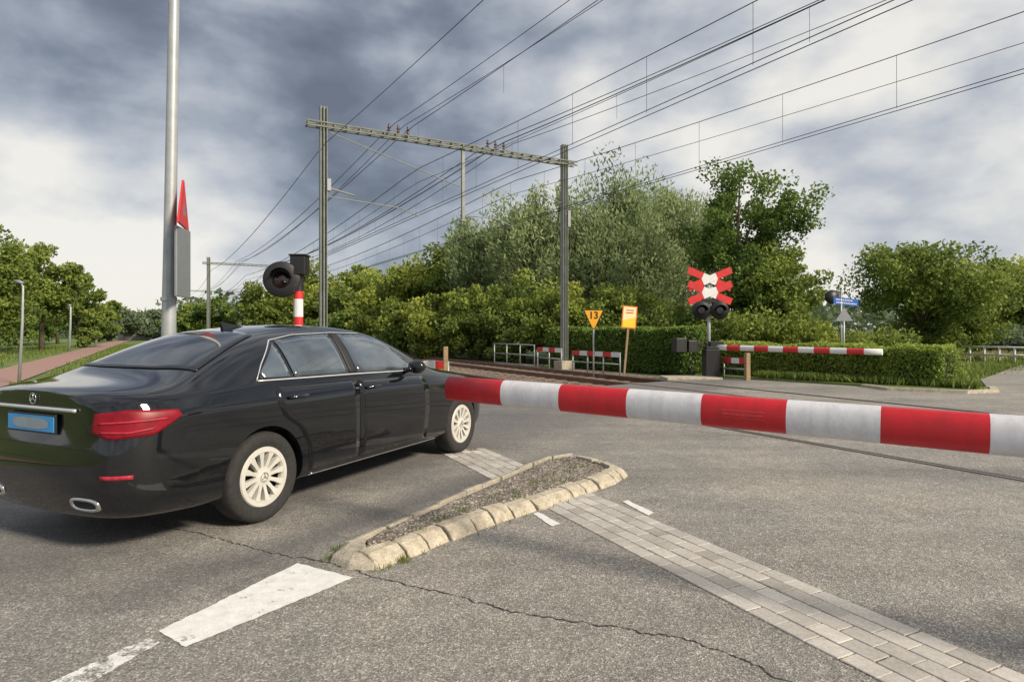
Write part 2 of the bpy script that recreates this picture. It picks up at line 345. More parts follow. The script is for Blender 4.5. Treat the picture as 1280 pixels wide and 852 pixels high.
def track(sc):
    root=bpy.data.objects.new('railway_track',None); C.objects.link(root); struct(root)
    for e in (-.75,.75):
        m=MB()
        for (a,b,wd) in ((-.136,-.12,.14),(-.12,-.02,.02)):
            q=[T(sc+e-wd/2,-20,a),T(sc+e+wd/2,-20,a),T(sc+e+wd/2,250,a),T(sc+e-wd/2,250,a)]
            m.poly(q,b-a,(0,0,1))
        wd=.07; q=[T(sc+e-wd/2,-20,-.02),T(sc+e+wd/2,-20,-.02),T(sc+e+wd/2,250,-.02),T(sc+e-wd/2,250,-.02)]
        m.poly(q,.030,(0,0,1),mi=1); m.build('rail',[M_RUST,M_STEELTOP],root)
        k=-1 if e>0 else 1; x0=sc+e+k*.036; x1=x0+k*.07
        q=[T(x0,-9,.004),T(x1,-9,.004),T(x1,15.6+sc*.05,.004),T(x0,15.6+sc*.05,.004)]
        MB().add(q,[(0,1,2,3)]).build('flangeway',M_GAP,root)
    m=MB(); t=8.0
    while t<150:
        c=T(sc,t,-.16); m.box(c,(2.5,.24,.1),math.atan2(.4886,.8725)); t+=.62
    o=m.build('sleeper',M_SLEEP,root); o['kind']='stuff'
for sc in (7.9,11.7): track(sc)
def strip(name,pts,wd,z,mat,jit=0,n=60):
    P_=[]; 
    for i in range(len(pts)-1):
        k=max(1,n//(len(pts)-1))
        for j in range(k): P_.append(Vector(pts[i]).lerp(Vector(pts[i+1]),j/k))
    P_.append(Vector(pts[-1])); vsx=[]
    off=0
    for i,p in enumerate(P_):
        d=(P_[min(i+1,len(P_)-1)]-P_[max(0,i-1)]).normalized(); nn=Vector((-d.y,d.x))
        off=off*.7+random.uniform(-jit,jit); ww=wd*(random.uniform(.2,1.3) if jit else 1)
        vsx+= [(p.x+nn.x*(off+ww/2),p.y+nn.y*(off+ww/2),z),(p.x+nn.x*(off-ww/2),p.y+nn.y*(off-ww/2),z)]
    return MB().add(vsx,[(2*i,2*i+1,2*i+3,2*i+2) for i in range(len(P_)-1)]).build(name,mat)
g2=lambda x,y:G(x,y)[:2]
struct(strip('road_crack',[g2(190,655),g2(270,672),g2(330,688),g2(400,702),g2(470,722),g2(560,742),g2(640,765),g2(760,782),g2(850,798),g2(930,825),g2(1010,862)],.010,.003,M_CRACK,.012,260))
struct(strip('road_seam',[g2(830,535),g2(1000,552),g2(1100,568)],.012,.003,M_CRACK,.008,60))
def flat(name,pts,z,mat):
    r=[]
    for i in range(len(pts)):
        a,b=Vector(pts[i]),Vector(pts[(i+1)%len(pts)]); k=max(2,int((b-a).length/.03))
        for j in range(k):
            q=a.lerp(b,j/k); q+=Vector((random.uniform(-.005,.005),random.uniform(-.005,.005))); r.append((q.x,q.y,z))
    return struct(MB().add(r,[tuple(range(len(r)))]).build(name,mat))
flat('road_marking',[g2(198,789),g2(372,704),g2(442,722),g2(232,809)],.004,M_PAINT)
flat('road_marking',[g2(30,868),g2(190,795),g2(200,803),g2(90,868)],.004,M_PAINTW)
flat('road_marking',[g2(666,642),g2(674,640),g2(700,655),g2(690,658)],.004,M_PAINT)
flat('road_marking',[g2(778,627),g2(784,625),g2(818,641),g2(810,644)],.004,M_PAINT)
def pavers():
    A=Vector((2.05,2.10)); B=Vector((-.62,7.56)); d=(B-A).normalized(); n=Vector((d.y,-d.x)); L=(B-A).length
    m=MB(); W_=.58; bl=.172; nr=int(L/bl)
    ang=math.atan2(d.y,d.x)
    base=MB(); base.add([(*(A-n*W_/2),.002),(*(A+n*W_/2),.002),(*(B+n*W_/2),.002),(*(B-n*W_/2),.002)],[(0,1,2,3)]); struct(base.build('paver_bed',M_GRAV))
    cw=W_/5
    for c in range(5):
        off=bl/2 if c%2 else 0; wd=cw
        for r in range(nr):
            u=r*bl+off+.08
            if u>L-.1: continue
            p=A+d*u+n*(-W_/2+cw*(c+.5))
            p+=Vector((random.uniform(-.003,.003),random.uniform(-.003,.003)))
            m.box((p.x,p.y,-.003+random.uniform(-.0012,.0012)),(bl-.006,wd-.007,.018),ang+random.uniform(-.014,.014),t=min(1,max(0,random.gauss(.52,.18))))
    struct(m.build('paver_strip',M_BRICK,bevel=.003,tint=True,seg=1))
pavers()
# ------------------------------------------------------------ traffic island
isl=thing('traffic_island','low traffic island edged with pale worn kerb stones beside the black car','traffic island',(0,0,0))
out=[(-.80,3.75),(-.23,4.5),(.55,5.35),(1.02,5.92),(1.15,6.22),(1.06,6.55),(.82,6.85)]
left=[(.62,7.08),(.3,6.85),(-.5,5.3),(-1.02,4.3),(-1.12,4.12)]
def resamp(pl,step):
    pl=[Vector(p) for p in pl]; r=[pl[0]]
    tot=sum((pl[i+1]-pl[i]).length for i in range(len(pl)-1)); k=round(tot/step); 
    for j in range(1,k+1):
        tgt=tot*(j+ (random.uniform(-.18,.18) if j<k else 0))/k; a=0
        for i in range(len(pl)-1):
            l=(pl[i+1]-pl[i]).length
            if a+l>=tgt-1e-6: r.append(pl[i].lerp(pl[i+1],(tgt-a)/l)); break
            a+=l
    return r
def kerbline(pl,step,wd,ht,mat):
    r=resamp(pl,step)
    for i in range(len(r)-1):
        a,b=r[i],r[i+1]; d=(b-a).normalized()
        def nrm(j):
            dd=(r[min(j+1,len(r)-1)]-r[max(j-1,0)]).normalized(); return Vector((-dd.y,dd.x))
        na,nb=nrm(i),nrm(i+1); a2=a+d*.007; b2=b-d*.007
        sh=random.uniform(-.014,.016); a2+=na*sh; b2+=nb*(sh+random.uniform(-.008,.008))
        j=lambda:random.uniform(-.009,.009); hh=ht+random.uniform(-.014,.008)
        v=[(*a2,-.02),(*b2,-.02),(*(b2+nb*wd),-.02),(*(a2+na*wd),-.02),
           (*(a2+na*(wd*.22+j())),hh*.50+j()),(*(b2+nb*(wd*.22+j())),hh*.50+j()),(*(b2+nb*wd),hh+j()*.6),(*(a2+na*wd),hh+j()*.6),
           (*(a2+na*wd*.55),hh*.93+j()*.4),(*(b2+nb*wd*.55),hh*.93+j()*.4)]
        f=[(0,3,2,1),(0,1,5,4),(4,5,9,8),(8,9,6,7),(2,3,7,6),(0,4,8,7,3),(1,2,6,9,5)]
        MB().add(v,f).build('kerb_stone',mat,isl,bevel=.008,seg=2)
kerbline(out,.225,.18,.088,M_KERB); kerbline(left,.34,.09,.07,M_KERB2)
nose=[(-.80,3.75),(-.98,3.76),(-1.14,3.9),(-1.12,4.12),(-.98,4.2),(-.90,3.98)]
ctr=Vector((-.94,3.96)); v=[(x,y,-.02) for x,y in nose]+[(*(ctr+(Vector((x,y))-ctr)*.86),.04) for x,y in nose]+[(*(ctr+(Vector((x,y))-ctr)*.55),.072) for x,y in nose]
nn=len(nose); f=[(i,(i+1)%nn,(i+1)%nn+nn,i+nn) for i in range(nn)]+[(i+nn,(i+1)%nn+nn,(i+1)%nn+2*nn,i+2*nn) for i in range(nn)]+[tuple(range(2*nn,3*nn))]
MB().add(v,f).build('nose_stone',M_KERB2,isl,bevel=.015,seg=3)
bnd=[(-.92,4.02),(-.40,4.66),(.40,5.52),(.85,6.04),(.95,6.25),(.86,6.45),(.62,6.88),(.38,6.70),(-.38,5.25),(-.97,4.25)]
bm=bmesh.new(); vv=[bm.verts.new((x,y,.028 if y<4.3 else .05)) for x,y in bnd]; fc=bm.faces.new(vv); bmesh.ops.triangulate(bm,faces=[fc])
bmesh.ops.subdivide_edges(bm,edges=bm.edges[:],cuts=14,use_grid_fill=True)
for v_ in bm.verts:
    if not v_.is_boundary: v_.co.z+=.006+random.uniform(0,.014)
me=bpy.data.meshes.new('gravel_fill'); bm.to_mesh(me); bm.free(); me.materials.append(M_GRAV); me.polygons.foreach_set('use_smooth',[True]*len(me.polygons))
o=bpy.data.objects.new('gravel_fill',me); C.objects.link(o); o.parent=isl
def tufts(name,spots,mat,L,W,label=None,cat='grass',kind='stuff',up=1.6,loc=None):
    pts=[];ax=[]
    for (x,y,z,r,n) in spots:
        for _ in range(n):
            a=random.random()*6.28; rr=r*random.random()**.5; pts.append((x+rr*math.cos(a),y+rr*math.sin(a),z+L*.4)); ax.append((random.gauss(0,.5),random.gauss(0,.5),up))
    pts=np.array(pts); o=leaves(name,mat,pts,L,W,rng.normal(.5,.22,size=len(pts)),axis=np.array(ax),axis_j=.05)
    if kind: o['kind']=kind
    if label: tag(o,label,cat)
    return o
sp=[(*g2(430,690),0,.10,60),(*g2(505,702),0,.05,50),(*g2(480,712),0,.05,20),(*g2(415,700),0,.06,30)]
for _ in range(34):
    u=random.random(); x=lerp(-.7,.75,u)+random.uniform(-.1,.1); y=lerp(4.2,6.5,u); sp.append((x,y,.055,.05,8))
sp+=[(.05,5.15,.06,.06,25),(-.3,4.65,.055,.06,20),(.45,5.7,.06,.1,30)]
for i in range(12):
    p=Vector(out[0]).lerp(Vector(out[2]),i/12); sp.append((p.x+.01,p.y-.01,0,.03,4))
tufts('weeds',sp,L_GRASS,.045,.006,'small weeds growing in the gravel and joints of the traffic island','weeds')
# ------------------------------------------------------------ foreground barrier
TIP=Vector((-.42,4.33,1.03)); RT=Vector((2.19,2.70,.974)); dv=RT-TIP
def striped_boom(name,A,B,ra,rb,cuts,parent,mats,n=24,first=0):
    m=MB(); A=Vector(A);B=Vector(B)
    d=(B-A).normalized(); a=d.cross(Vector((0,0,1))).normalized(); b=a.cross(d).normalized()
    cuts=[0]+cuts+[1]
    for i in range(len(cuts)-1):
        ring=[]
        for u in (cuts[i],cuts[i+1]):
            r=lerp(ra,rb,u); c=A.lerp(B,u)
            for k in range(n):
                w_=2*math.pi*k/n
                sx_=math.copysign(abs(math.cos(w_))**.8,math.cos(w_)); sz_=math.copysign(abs(math.sin(w_))**.8,math.sin(w_))
                ring.append(c+a*sx_*r*.8+b*sz_*r)
        fs=[(k,(k+1)%n,n+(k+1)%n,n+k) for k in range(n)]
        if i==0: fs.append(tuple(range(n)))
        if i==len(cuts)-2: fs.append(tuple(range(n,2*n)))
        m.add(ring,fs,(i+first)%2)
    o=m.build(name,mats,parent,False)
    for p in o.data.polygons:
        if len(p.vertices)==4: p.use_smooth=True
    return o
KT=1.55; END=TIP+dv*KT
st=[.145,.281,.422,.5588,.6957,.8276,.960,1.09,1.22,1.35,1.46]
bar=thing('railway_barrier','red and white striped crossing barrier arm lowered across the foreground road','barrier',(END.x,END.y,0))
off=Vector((-END.x,-END.y,0))
striped_boom('boom',TIP+off,END+off,.082,.093,[x/KT for x in st],bar,[M_BR,M_BW])
def boom_pt(u,up,outw):
    c=TIP+dv*u; d=dv.normalized(); side_=d.cross(Vector((0,0,1))).normalized(); 
    if side_.y>0: side_=-side_
    r=lerp(.082,.093,u/KT); return c+Vector((0,0,up*r))+side_*(r*.8*math.sqrt(max(0,1-up*up))**.8+outw)+off
m=MB()
for (u0,u1) in ((.595,.665),):
    for (a_,b_) in ((.20,.23),(-.23,-.20)): m.add([boom_pt(u0,b_,.003),boom_pt(u1,b_,.003),boom_pt(u1,a_,.003),boom_pt(u0,a_,.003)],[(0,1,2,3)])
    for k in range(22):
        u=lerp(u0+.002,u1-.005,k/21); hh=random.uniform(.05,.10); m.add([boom_pt(u,-hh,.003),boom_pt(u+.0014,-hh,.003),boom_pt(u+.0014,hh,.003),boom_pt(u,hh,.003)],[(0,1,2,3)])
m.build('boom_sticker',simple('sticker_red',(.62,.07,.06),.5),bar)
b=MB(); b.box((0.15,-.05,.5),(.42,.5,1.0)); b.box((.15,-.05,1.03),(.5,.58,.06)); b.build('drive_cabinet',M_GREY,bar,bevel=.02)
b=MB(); b.box((0,0,.98),(.2,.26,.24),math.atan2(dv.y,dv.x)); b.tube([(0,0,.98),(.5,-.3,.97)],.05,10); b.box((.62,-.38,.97),(.3,.22,.32),math.atan2(dv.y,dv.x)); b.build('counterweight',M_BLACK,bar,bevel=.01)
# ------------------------------------------------------------ car
CO=Vector((-3.13,4.07,0)); CA=math.atan2(.904,.427)
car=thing('parked_car','black four door saloon car waiting at the crossing beside the island','car',CO,CA)
ST=[
 (.02,.60,.56,.25,(.585,.83),(.56,.965),(.47,1.005),(.37,1.022),(.23,1.034),1.038,1),
 (.10,.775,.72,.23,(.755,.855),(.72,.98),(.63,1.02),(.51,1.038),(.32,1.052),1.058,.7),
 (.24,.868,.82,.22,(.85,.88),(.805,.992),(.71,1.032),(.60,1.05),(.38,1.065),1.072,.2),
 (.46,.902,.87,.21,(.893,.893),(.845,1.0),(.765,1.045),(.66,1.068),(.43,1.083),1.09,0),
 (.66,.914,.89,.205,(.905,.898),(.858,1.005),(.785,1.065),(.69,1.118),(.46,1.142),1.15,0),
 (.93,.920,.895,.2,(.912,.90),(.866,1.008),(.78,1.118),(.665,1.22),(.455,1.262),1.277,0),
 (1.20,.922,.895,.2,(.914,.90),(.870,1.01),(.765,1.18),(.635,1.31),(.44,1.36),1.378,0),
 (1.52,.922,.895,.2,(.915,.895),(.872,1.015),(.755,1.215),(.612,1.382),(.43,1.435),1.452,0),
 (1.98,.922,.895,.2,(.915,.89),(.873,1.01),(.75,1.225),(.605,1.418),(.42,1.470),1.488,0),
 (2.42,.922,.895,.2,(.915,.885),(.873,1.0),(.75,1.215),(.605,1.41),(.42,1.465),1.483,0),
 (2.84,.922,.895,.2,(.915,.88),(.872,.985),(.755,1.18),(.615,1.36),(.43,1.415),1.435,0),
 (3.20,.922,.895,.2,(.915,.87),(.875,.965),(.77,1.10),(.65,1.22),(.46,1.28),1.305,0),
 (3.55,.922,.895,.2,(.913,.86),(.875,.945),(.79,1.0),(.69,1.06),(.48,1.11),1.135,0),
 (3.76,.92,.89,.2,(.91,.85),(.865,.93),(.77,.965),(.66,.99),(.44,1.02),1.03,0),
 (4.18,.91,.87,.2,(.895,.825),(.84,.895),(.74,.93),(.62,.95),(.40,.97),.98,0),
 (4.58,.855,.82,.2,(.84,.77),(.78,.83),(.68,.86),(.56,.875),(.36,.885),.89,0),
 (4.80,.76,.72,.2,(.74,.69),(.68,.74),(.58,.765),(.47,.775),(.31,.78),.785,0),
 (4.92,.56,.52,.24,(.54,.61),(.50,.66),(.42,.68),(.34,.69),(.21,.695),.70,0)]
vv=[]
RK=[.07,.07,.05,.0,-.01,.035,.03,.03,.03,.03,.03]
for S in ST:
    x,ym,ys,zb,sh,be,wn,ro,p9,zc,rk=S
    pts=[(0,zb),(ys-.14,zb),(ys,zb+.05),(ym-.012,zb+.19),(ym,.62 if x<4.5 else .5),sh,be,wn,ro,p9,(0,zc)]
    r=[]
    for i,(y,z) in enumerate(pts): r.append((x+RK[i]*rk,-y,z))
    for i in range(9,0,-1): y,z=pts[i]; r.append((x+RK[i]*rk,y,z))
    vv+=r
fs=[]
for i in range(len(ST)-1):
    for k in range(20): fs.append((i*20+k,i*20+(k+1)%20,(i+1)*20+(k+1)%20,(i+1)*20+k))
for o_ in (0,(len(ST)-1)*20):
    fs.append((o_,o_+1,o_+19))
    for i in range(1,9): fs.append((o_+i,o_+i+1,o_+19-i,o_+20-i))
    fs.append((o_+9,o_+10,o_+11))
body=MB().add(vv,fs).build('body',M_CAR,None,True)
bm=bmesh.new(); bm.from_mesh(body.data); bm.verts.ensure_lookup_table()
cl=bm.edges.layers.float.new('crease_edge')
for e in bm.edges:
    a_,b_=sorted((e.verts[0].index,e.verts[1].index)); ka,kb=a_%20,b_%20
    if ka==kb and ka in (5,15): e[cl]=.6
    if ka==kb and ka in (3,17): e[cl]=.3
    if ka==kb and ka in (6,14): e[cl]=.4
    if b_<20 and 5<=ka<=15 and 5<=kb<=15: e[cl]=.6
bm.to_mesh(body.data); bm.free()
ss=body.modifiers.new('s','SUBSURF'); ss.levels=3; ss.render_levels=3
bpy.context.view_layer.update(); dg=bpy.context.evaluated_depsgraph_get()
me=bpy.data.meshes.new_from_object(body.evaluated_get(dg)); body.modifiers.clear(); body.data=me
bv=BVHTree.FromPolygons([v.co.copy() for v in me.vertices],[tuple(p.vertices) for p in me.polygons])
cut=MB()
for ax in (1.13,4.07):
    for sgn in (-1,1):
        n=48; ys=sorted((sgn*.58,sgn*1.05)); vs_=[(ax+.372*math.cos(2*math.pi*k/n),y,.342+.372*math.sin(2*math.pi*k/n)) for y in ys for k in range(n)]
        cut.add(vs_,[(k,(k+1)%n,n+(k+1)%n,n+k) for k in range(n)]+[tuple(range(n)),tuple(range(n,2*n))])
cu=cut.build('cutter',M_PLASTIC)
bo=body.modifiers.new('b','BOOLEAN'); bo.operation='DIFFERENCE'; bo.object=cu; bo.solver='EXACT'
bpy.context.view_layer.update(); dg=bpy.context.evaluated_depsgraph_get()
me=bpy.data.meshes.new_from_object(body.evaluated_get(dg)); body.modifiers.clear(); body.data=me; bpy.data.objects.remove(cu)
me.polygons.foreach_set('use_smooth',[True]*len(me.polygons)); 
try: me.set_sharp_from_angle(angle=math.radians(35))
except Exception as e: print(e)
body.parent=car
def res(pl,n):
    pl=[Vector(p) for p in pl]; L=[0]
    for i in range(len(pl)-1): L.append(L[-1]+(pl[i+1]-pl[i]).length)
    r=[]
    for j in range(n+1):
        t=L[-1]*j/n
        for i in range(len(pl)-1):
            if t<=L[i+1]+1e-9: r.append(pl[i].lerp(pl[i+1],(t-L[i])/max(1e-9,L[i+1]-L[i]))); break
    return r
def patch(name,top,bot,caster,mat,parent,off=.004,n=14,rows=8,sgn=-1):
    a=res([(*p,0) for p in top],n); b=res([(*p,0) for p in bot],n); V=[]
    for r in range(rows+1):
        for k in range(n+1):
            q=a[k].lerp(b[k],r/rows); o_,d_=caster(q.x,q.y,sgn)
            h,nr,_,_=bv.ray_cast(Vector(o_),Vector(d_))
            if h is None: h=Vector(o_)+Vector(d_)*2; nr=-Vector(d_)
            if nr.dot(Vector(d_))>0: nr=-nr
            V.append(h+nr*off)
    m=MB().add(V,[(r*(n+1)+k,r*(n+1)+k+1,(r+1)*(n+1)+k+1,(r+1)*(n+1)+k) for r in range(rows) for k in range(n)])
    o=m.build(name,mat,parent,True)
    sm=o.modifiers.new('t','SOLIDIFY'); sm.thickness=off*.9; sm.offset=0
    return o
side_c=lambda x,z,s:((x,s*2.0,z),(0,-s,0))
top_c=lambda y,x,s:((x,y,3),(0,0,-1))
rear_c=lambda y,z,s:((-2,y,z),(1,0,0))
def wrap_c(th,z,s):
    a=math.radians(th); return ((.6+3*math.cos(a),s*(.3+3*math.sin(a)),z),(-math.cos(a),-s*math.sin(a),0))
def edged(name,s,Ledge,Redge):
    a=res([(*p,0) for p in Ledge],14); b=res([(*p,0) for p in Redge],14); V=[]
    for r in range(15):
        for k in range(13):
            q=a[r].lerp(b[r],k/12); h,nr,_,_=bv.ray_cast(Vector((q.x,s*2,q.y)),Vector((0,-s,0)))
            if nr.y*s<0: nr=-nr
            V.append(h+nr*.0022)
    o=MB().add(V,[(r*13+k,r*13+k+1,(r+1)*13+k+1,(r+1)*13+k) for r in range(14) for k in range(12)]).build(name,M_CAR,car,True)
    sm=o.modifiers.new('t','SOLIDIFY'); sm.thickness=.002; sm.offset=0; return o
for s in (-1,1):
    rd_=edged('door',s,[(1.26,.99),(1.22,.92),(1.30,.76),(1.46,.66),(1.56,.50),(1.58,.30)],[(2.193,.985),(2.193,.30)])
    fd=edged('door',s,[(2.200,.98),(2.200,.30)],[(3.24,.950),(3.32,.85),(3.34,.62),(3.30,.30)])
    for dd_,x in ((rd_,1.44),(fd,2.38)):
        h,nr,_,_=bv.ray_cast(Vector((x,s*2,.905)),Vector((0,-s,0)))
        hb=MB(); y0=h.y
        hb.tube([(x-.10,y0+s*.008,.905),(x-.075,y0+s*.035,.907),(x,y0+s*.042,.909),(x+.075,y0+s*.035,.908),(x+.10,y0+s*.008,.905)],[.011,.014,.015,.014,.011],10)
        hb.build('handle',M_CAR,dd_,True)
        cp=MB(); cp.tube([(x-.08,y0+s*.046,.914),(x+.08,y0+s*.046,.916)],.0035,6); cp.build('handle_trim',M_CHROME,dd_,True)
    patch('window',[(1.155,1.10),(1.43,1.318)],[(1.17,1.065),(1.43,1.057)],side_c,M_GLASS2,rd_,.006,8,6,s)
    patch('window',[(1.47,1.338),(1.8,1.375),(2.13,1.385)],[(1.475,1.055),(2.13,1.045)],side_c,M_GLASS2,rd_,.006,10,8,s)
    patch('window',[(2.24,1.385),(2.55,1.372),(2.76,1.345),(2.86,1.30)],[(2.24,1.043),(3.20,1.022)],side_c,M_GLASS2,fd,.006,12,8,s)
    patch('window_trim',[(1.10,1.050),(2.2,1.036),(3.28,1.011)],[(1.10,1.040),(2.2,1.026),(3.28,1.001)],side_c,M_BRIGHT,car,.008,30,1,s)
    patch('window_trim',[(1.09,1.05),(1.20,1.165),(1.42,1.342),(1.7,1.385),(2.2,1.402),(2.6,1.390)],[(1.098,1.05),(1.207,1.162),(1.426,1.338),(1.7,1.381),(2.2,1.398),(2.6,1.386)],side_c,M_BRIGHT,car,.007,40,1,s)
    patch('pillar_trim',[(2.14,1.39),(2.23,1.39)],[(2.14,1.045),(2.23,1.045)],side_c,M_PLASTIC,car,.007,3,8,s)
    patch('sill_reflection',[(1.60,.262),(3.60,.262)],[(1.60,.250),(3.60,.250)],side_c,M_CHROME,car,.006,20,1,s)  # bright strip added to stand for the reflection along the sill
    tl=patch('tail_light',[(150,.915),(132,.935),(107,.915)],[(152,.80),(142,.755),(120,.775),(105,.88)],wrap_c,M_TAIL,car,.009,18,8,s)
    patch('light_band',[(147,.86),(132,.866),(114,.875)],[(147,.850),(132,.856),(113,.866)],wrap_c,M_TAIL2,tl,.014,18,2,s)
    patch('light_band',[(146,.805),(132,.802),(119,.822)],[(146,.795),(132,.792),(120,.813)],wrap_c,M_TAIL2,tl,.014,18,2,s)
    patch('reflector',[(146,.54),(130,.54)],[(146,.515),(130,.515)],wrap_c,M_TAIL2,car,.006,6,2,s)
    def oval(rx,rz,nn_=28): return [(.50*s+rx*math.copysign(abs(math.cos(2*math.pi*k/nn_))**.7,math.cos(2*math.pi*k/nn_)),.345+rz*math.copysign(abs(math.sin(2*math.pi*k/nn_))**.7,math.sin(2*math.pi*k/nn_))) for k in range(nn_)]
    def onbody(pts,off_):
        r=[]
        for y,z in pts:
            h_,_,_,_=bv.ray_cast(Vector((-2,y,z)),Vector((1,0,0))); r.append(((h_.x if h_ else .1)-off_,y,z))
        return r
    ex=MB(); n=28; V=onbody(oval(.125,.046),-.004)+onbody(oval(.122,.043),.014)+onbody(oval(.104,.028),.014)+onbody(oval(.10,.026),.003)
    ex.add(V,[(r*n+k,r*n+(k+1)%n,(r+1)*n+(k+1)%n,(r+1)*n+k) for r in range(3) for k in range(n)],0); ex.add(onbody(oval(.105,.029),.005),[tuple(range(n))],1)
    ex.build('exhaust_tip',[M_CHROME,M_GAP],car,True)
    mr=MB(); mx=2.98
    mr.tube([(mx,s*.86,1.02),(mx-.01,s*.93,1.035)],[.03,.025],8)
    mo=mr.build('mirror',M_CAR,car,True)
    sh=MB(); prof=[(.0,.0),(.05,.03),(.060,.09),(.053,.15),(.03,.185),(0,.19)]
    V=[]; n=16
    for r,y in prof:
        for k in range(n):
            a=2*math.pi*k/n; V.append((mx+r*1.1*math.cos(a)+.0,s*(.90+y),1.06+r*1.15*math.sin(a)))
    sh.add(V,[(i*n+k,i*n+(k+1)%n,(i+1)*n+(k+1)%n,(i+1)*n+k) for i in range(len(prof)-1) for k in range(n)]); sh.build('mirror_shell',M_CAR,mo,True)
    patch('headlight',[(4.45,.76),(4.72,.72)],[(4.50,.66),(4.76,.60)],side_c,M_GLASS2,car,.008,6,4,s)
patch('rear_window',[(-.48,1.38),(0,1.45),(.48,1.38)],[(-.66,.72),(-.3,.66),(0,.65),(.3,.66),(.66,.72)],top_c,M_GLASS,car,.006,16,14,1)
patch('windscreen',[(-.50,2.92),(0,2.88),(.50,2.92)],[(-.64,3.50),(0,3.58),(.64,3.50)],top_c,M_GLASS,car,.006,16,10,1)
patch('boot_trim',[(-.46,.938),(.46,.938)],[(-.46,.918),(.46,.918)],rear_c,M_BRIGHT,car,.014,24,1,1)
patch('boot_seam',[(-.60,.700),(.60,.700)],[(-.60,.694),(.60,.694)],rear_c,M_GAP,car,.004,20,1,1)
h,_,_,_=bv.ray_cast(Vector((-2,0,.82)),Vector((1,0,0))); rx=h.x
pl=MB(); pl.box((rx-.018,0,.83),(.012,.535,.125)); po=pl.build('licence_plate',M_BLACK,car,bevel=.004)
pl=MB(); pl.box((rx-.026,0,.83),(.006,.505,.098)); pl.build('plate_face',M_PLATE,po)
pl=MB(); V=[(rx-.031,.200*math.copysign(abs(math.cos(a))**.6,math.cos(a)),.83+.036*math.copysign(abs(math.sin(a))**.6,math.sin(a))) for a in [2*math.pi*k/32 for k in range(32)]]; pl.add(V,[tuple(range(32))]); pl.build('plate_panel',M_PLATE2,po)
h,_,_,_=bv.ray_cast(Vector((-2,0,.985)),Vector((1,0,0))); ex_=h.x
em=MB(); n=28; V=[]
for k in range(n):
    a=2*math.pi*k/n
    for j in range(6):
        b_=2*math.pi*j/6; rr=.034+.003*math.cos(b_); V.append((ex_-.010+.003*math.sin(b_),rr*math.cos(a),.985+rr*math.sin(a)))
em.add(V,[(k*6+j,k*6+(j+1)%6,((k+1)%n)*6+(j+1)%6,((k+1)%n)*6+j) for k in range(n) for j in range(6)])
for a in (90,210,330): em.tube([(ex_-.010,0,.985),(ex_-.010,.033*math.cos(math.radians(a)),.985+.033*math.sin(math.radians(a)))],[.005,.002],6)
em.build('emblem',M_CHROME,car,True)
an=MB(); an.add([(1.50,-.02,1.43),(1.50,.02,1.43),(1.70,.025,1.458),(1.70,-.025,1.458),(1.48,0,1.495),(1.54,0,1.492),(1.51,0,1.44)],[(0,1,4),(1,2,5,4),(2,3,5),(3,0,4,5)]); an.build('antenna',M_CAR,car)
for ax in (1.13,4.07):
    for s in (-1,1):
        yo=s*.905; R_=.335
        wm=MB(); wm.lathe([(.02,yo-s*.12),(.20,yo-s*.12),(.205,yo-s*.05)],(ax,0,R_),n=32); wh=wm.build('wheel',M_GAP,car,True)
        ty=MB(); prof=[(.215,-.03),(.245,-.008),(.29,-.002),(.318,-.012),(.333,-.035),(.335,-.10),(.335,-.17),(.325,-.21),(.29,-.225),(.215,-.21)]
        ty.lathe([(r,yo+s*y) for r,y in prof],(ax,0,R_),n=48); ty.build('tyre',M_TYRE,wh,True)
        ri=MB(); ri.lathe([(.223,yo-s*.022),(.216,yo-s*.012),(.186,yo-s*.012),(.178,yo-s*.03),(.176,yo-s*.06)],(ax,0,R_),n=48)
        ri.lathe([(.0,yo-s*.018),(.035,yo-s*.018),(.04,yo-s*.026),(.072,yo-s*.028),(.075,yo-s*.06)],(ax,0,R_),n=32)
        NS=12
        for k in range(NS):
            a=2*math.pi*k/NS+.15
            def pt(r,w_,y): 
                aa=a+w_; return (ax+r*math.cos(aa),yo-s*y,R_+r*math.sin(aa))
            V=[pt(.06,-.24,.030),pt(.06,.24,.030),pt(.12,.115,.022),pt(.184,.125,.013),pt(.184,-.125,.013),pt(.12,-.115,.022)]
            V+=[pt(.06,-.24,.06),pt(.06,.24,.06),pt(.12,.115,.06),pt(.184,.125,.06),pt(.184,-.125,.06),pt(.12,-.115,.06)]
            ri.add(V,[(0,1,2,5),(5,2,3,4)]+[(i,(i+1)%6,(i+1)%6+6,i+6) for i in range(6)])
        ri.build('rim',M_RIM,wh,False)
        e=MB(); e.lathe([(.030,yo-s*.014),(.034,yo-s*.012),(.036,yo-s*.020)],(ax,0,R_),n=24)
        for a in (90,210,330): e.tube([(ax,yo-s*.014,R_),(ax+.03*math.cos(math.radians(a)),yo-s*.014,R_+.03*math.sin(math.radians(a)))],[.005,.002],5)
        e.build('hub_emblem',M_CHROME,wh)
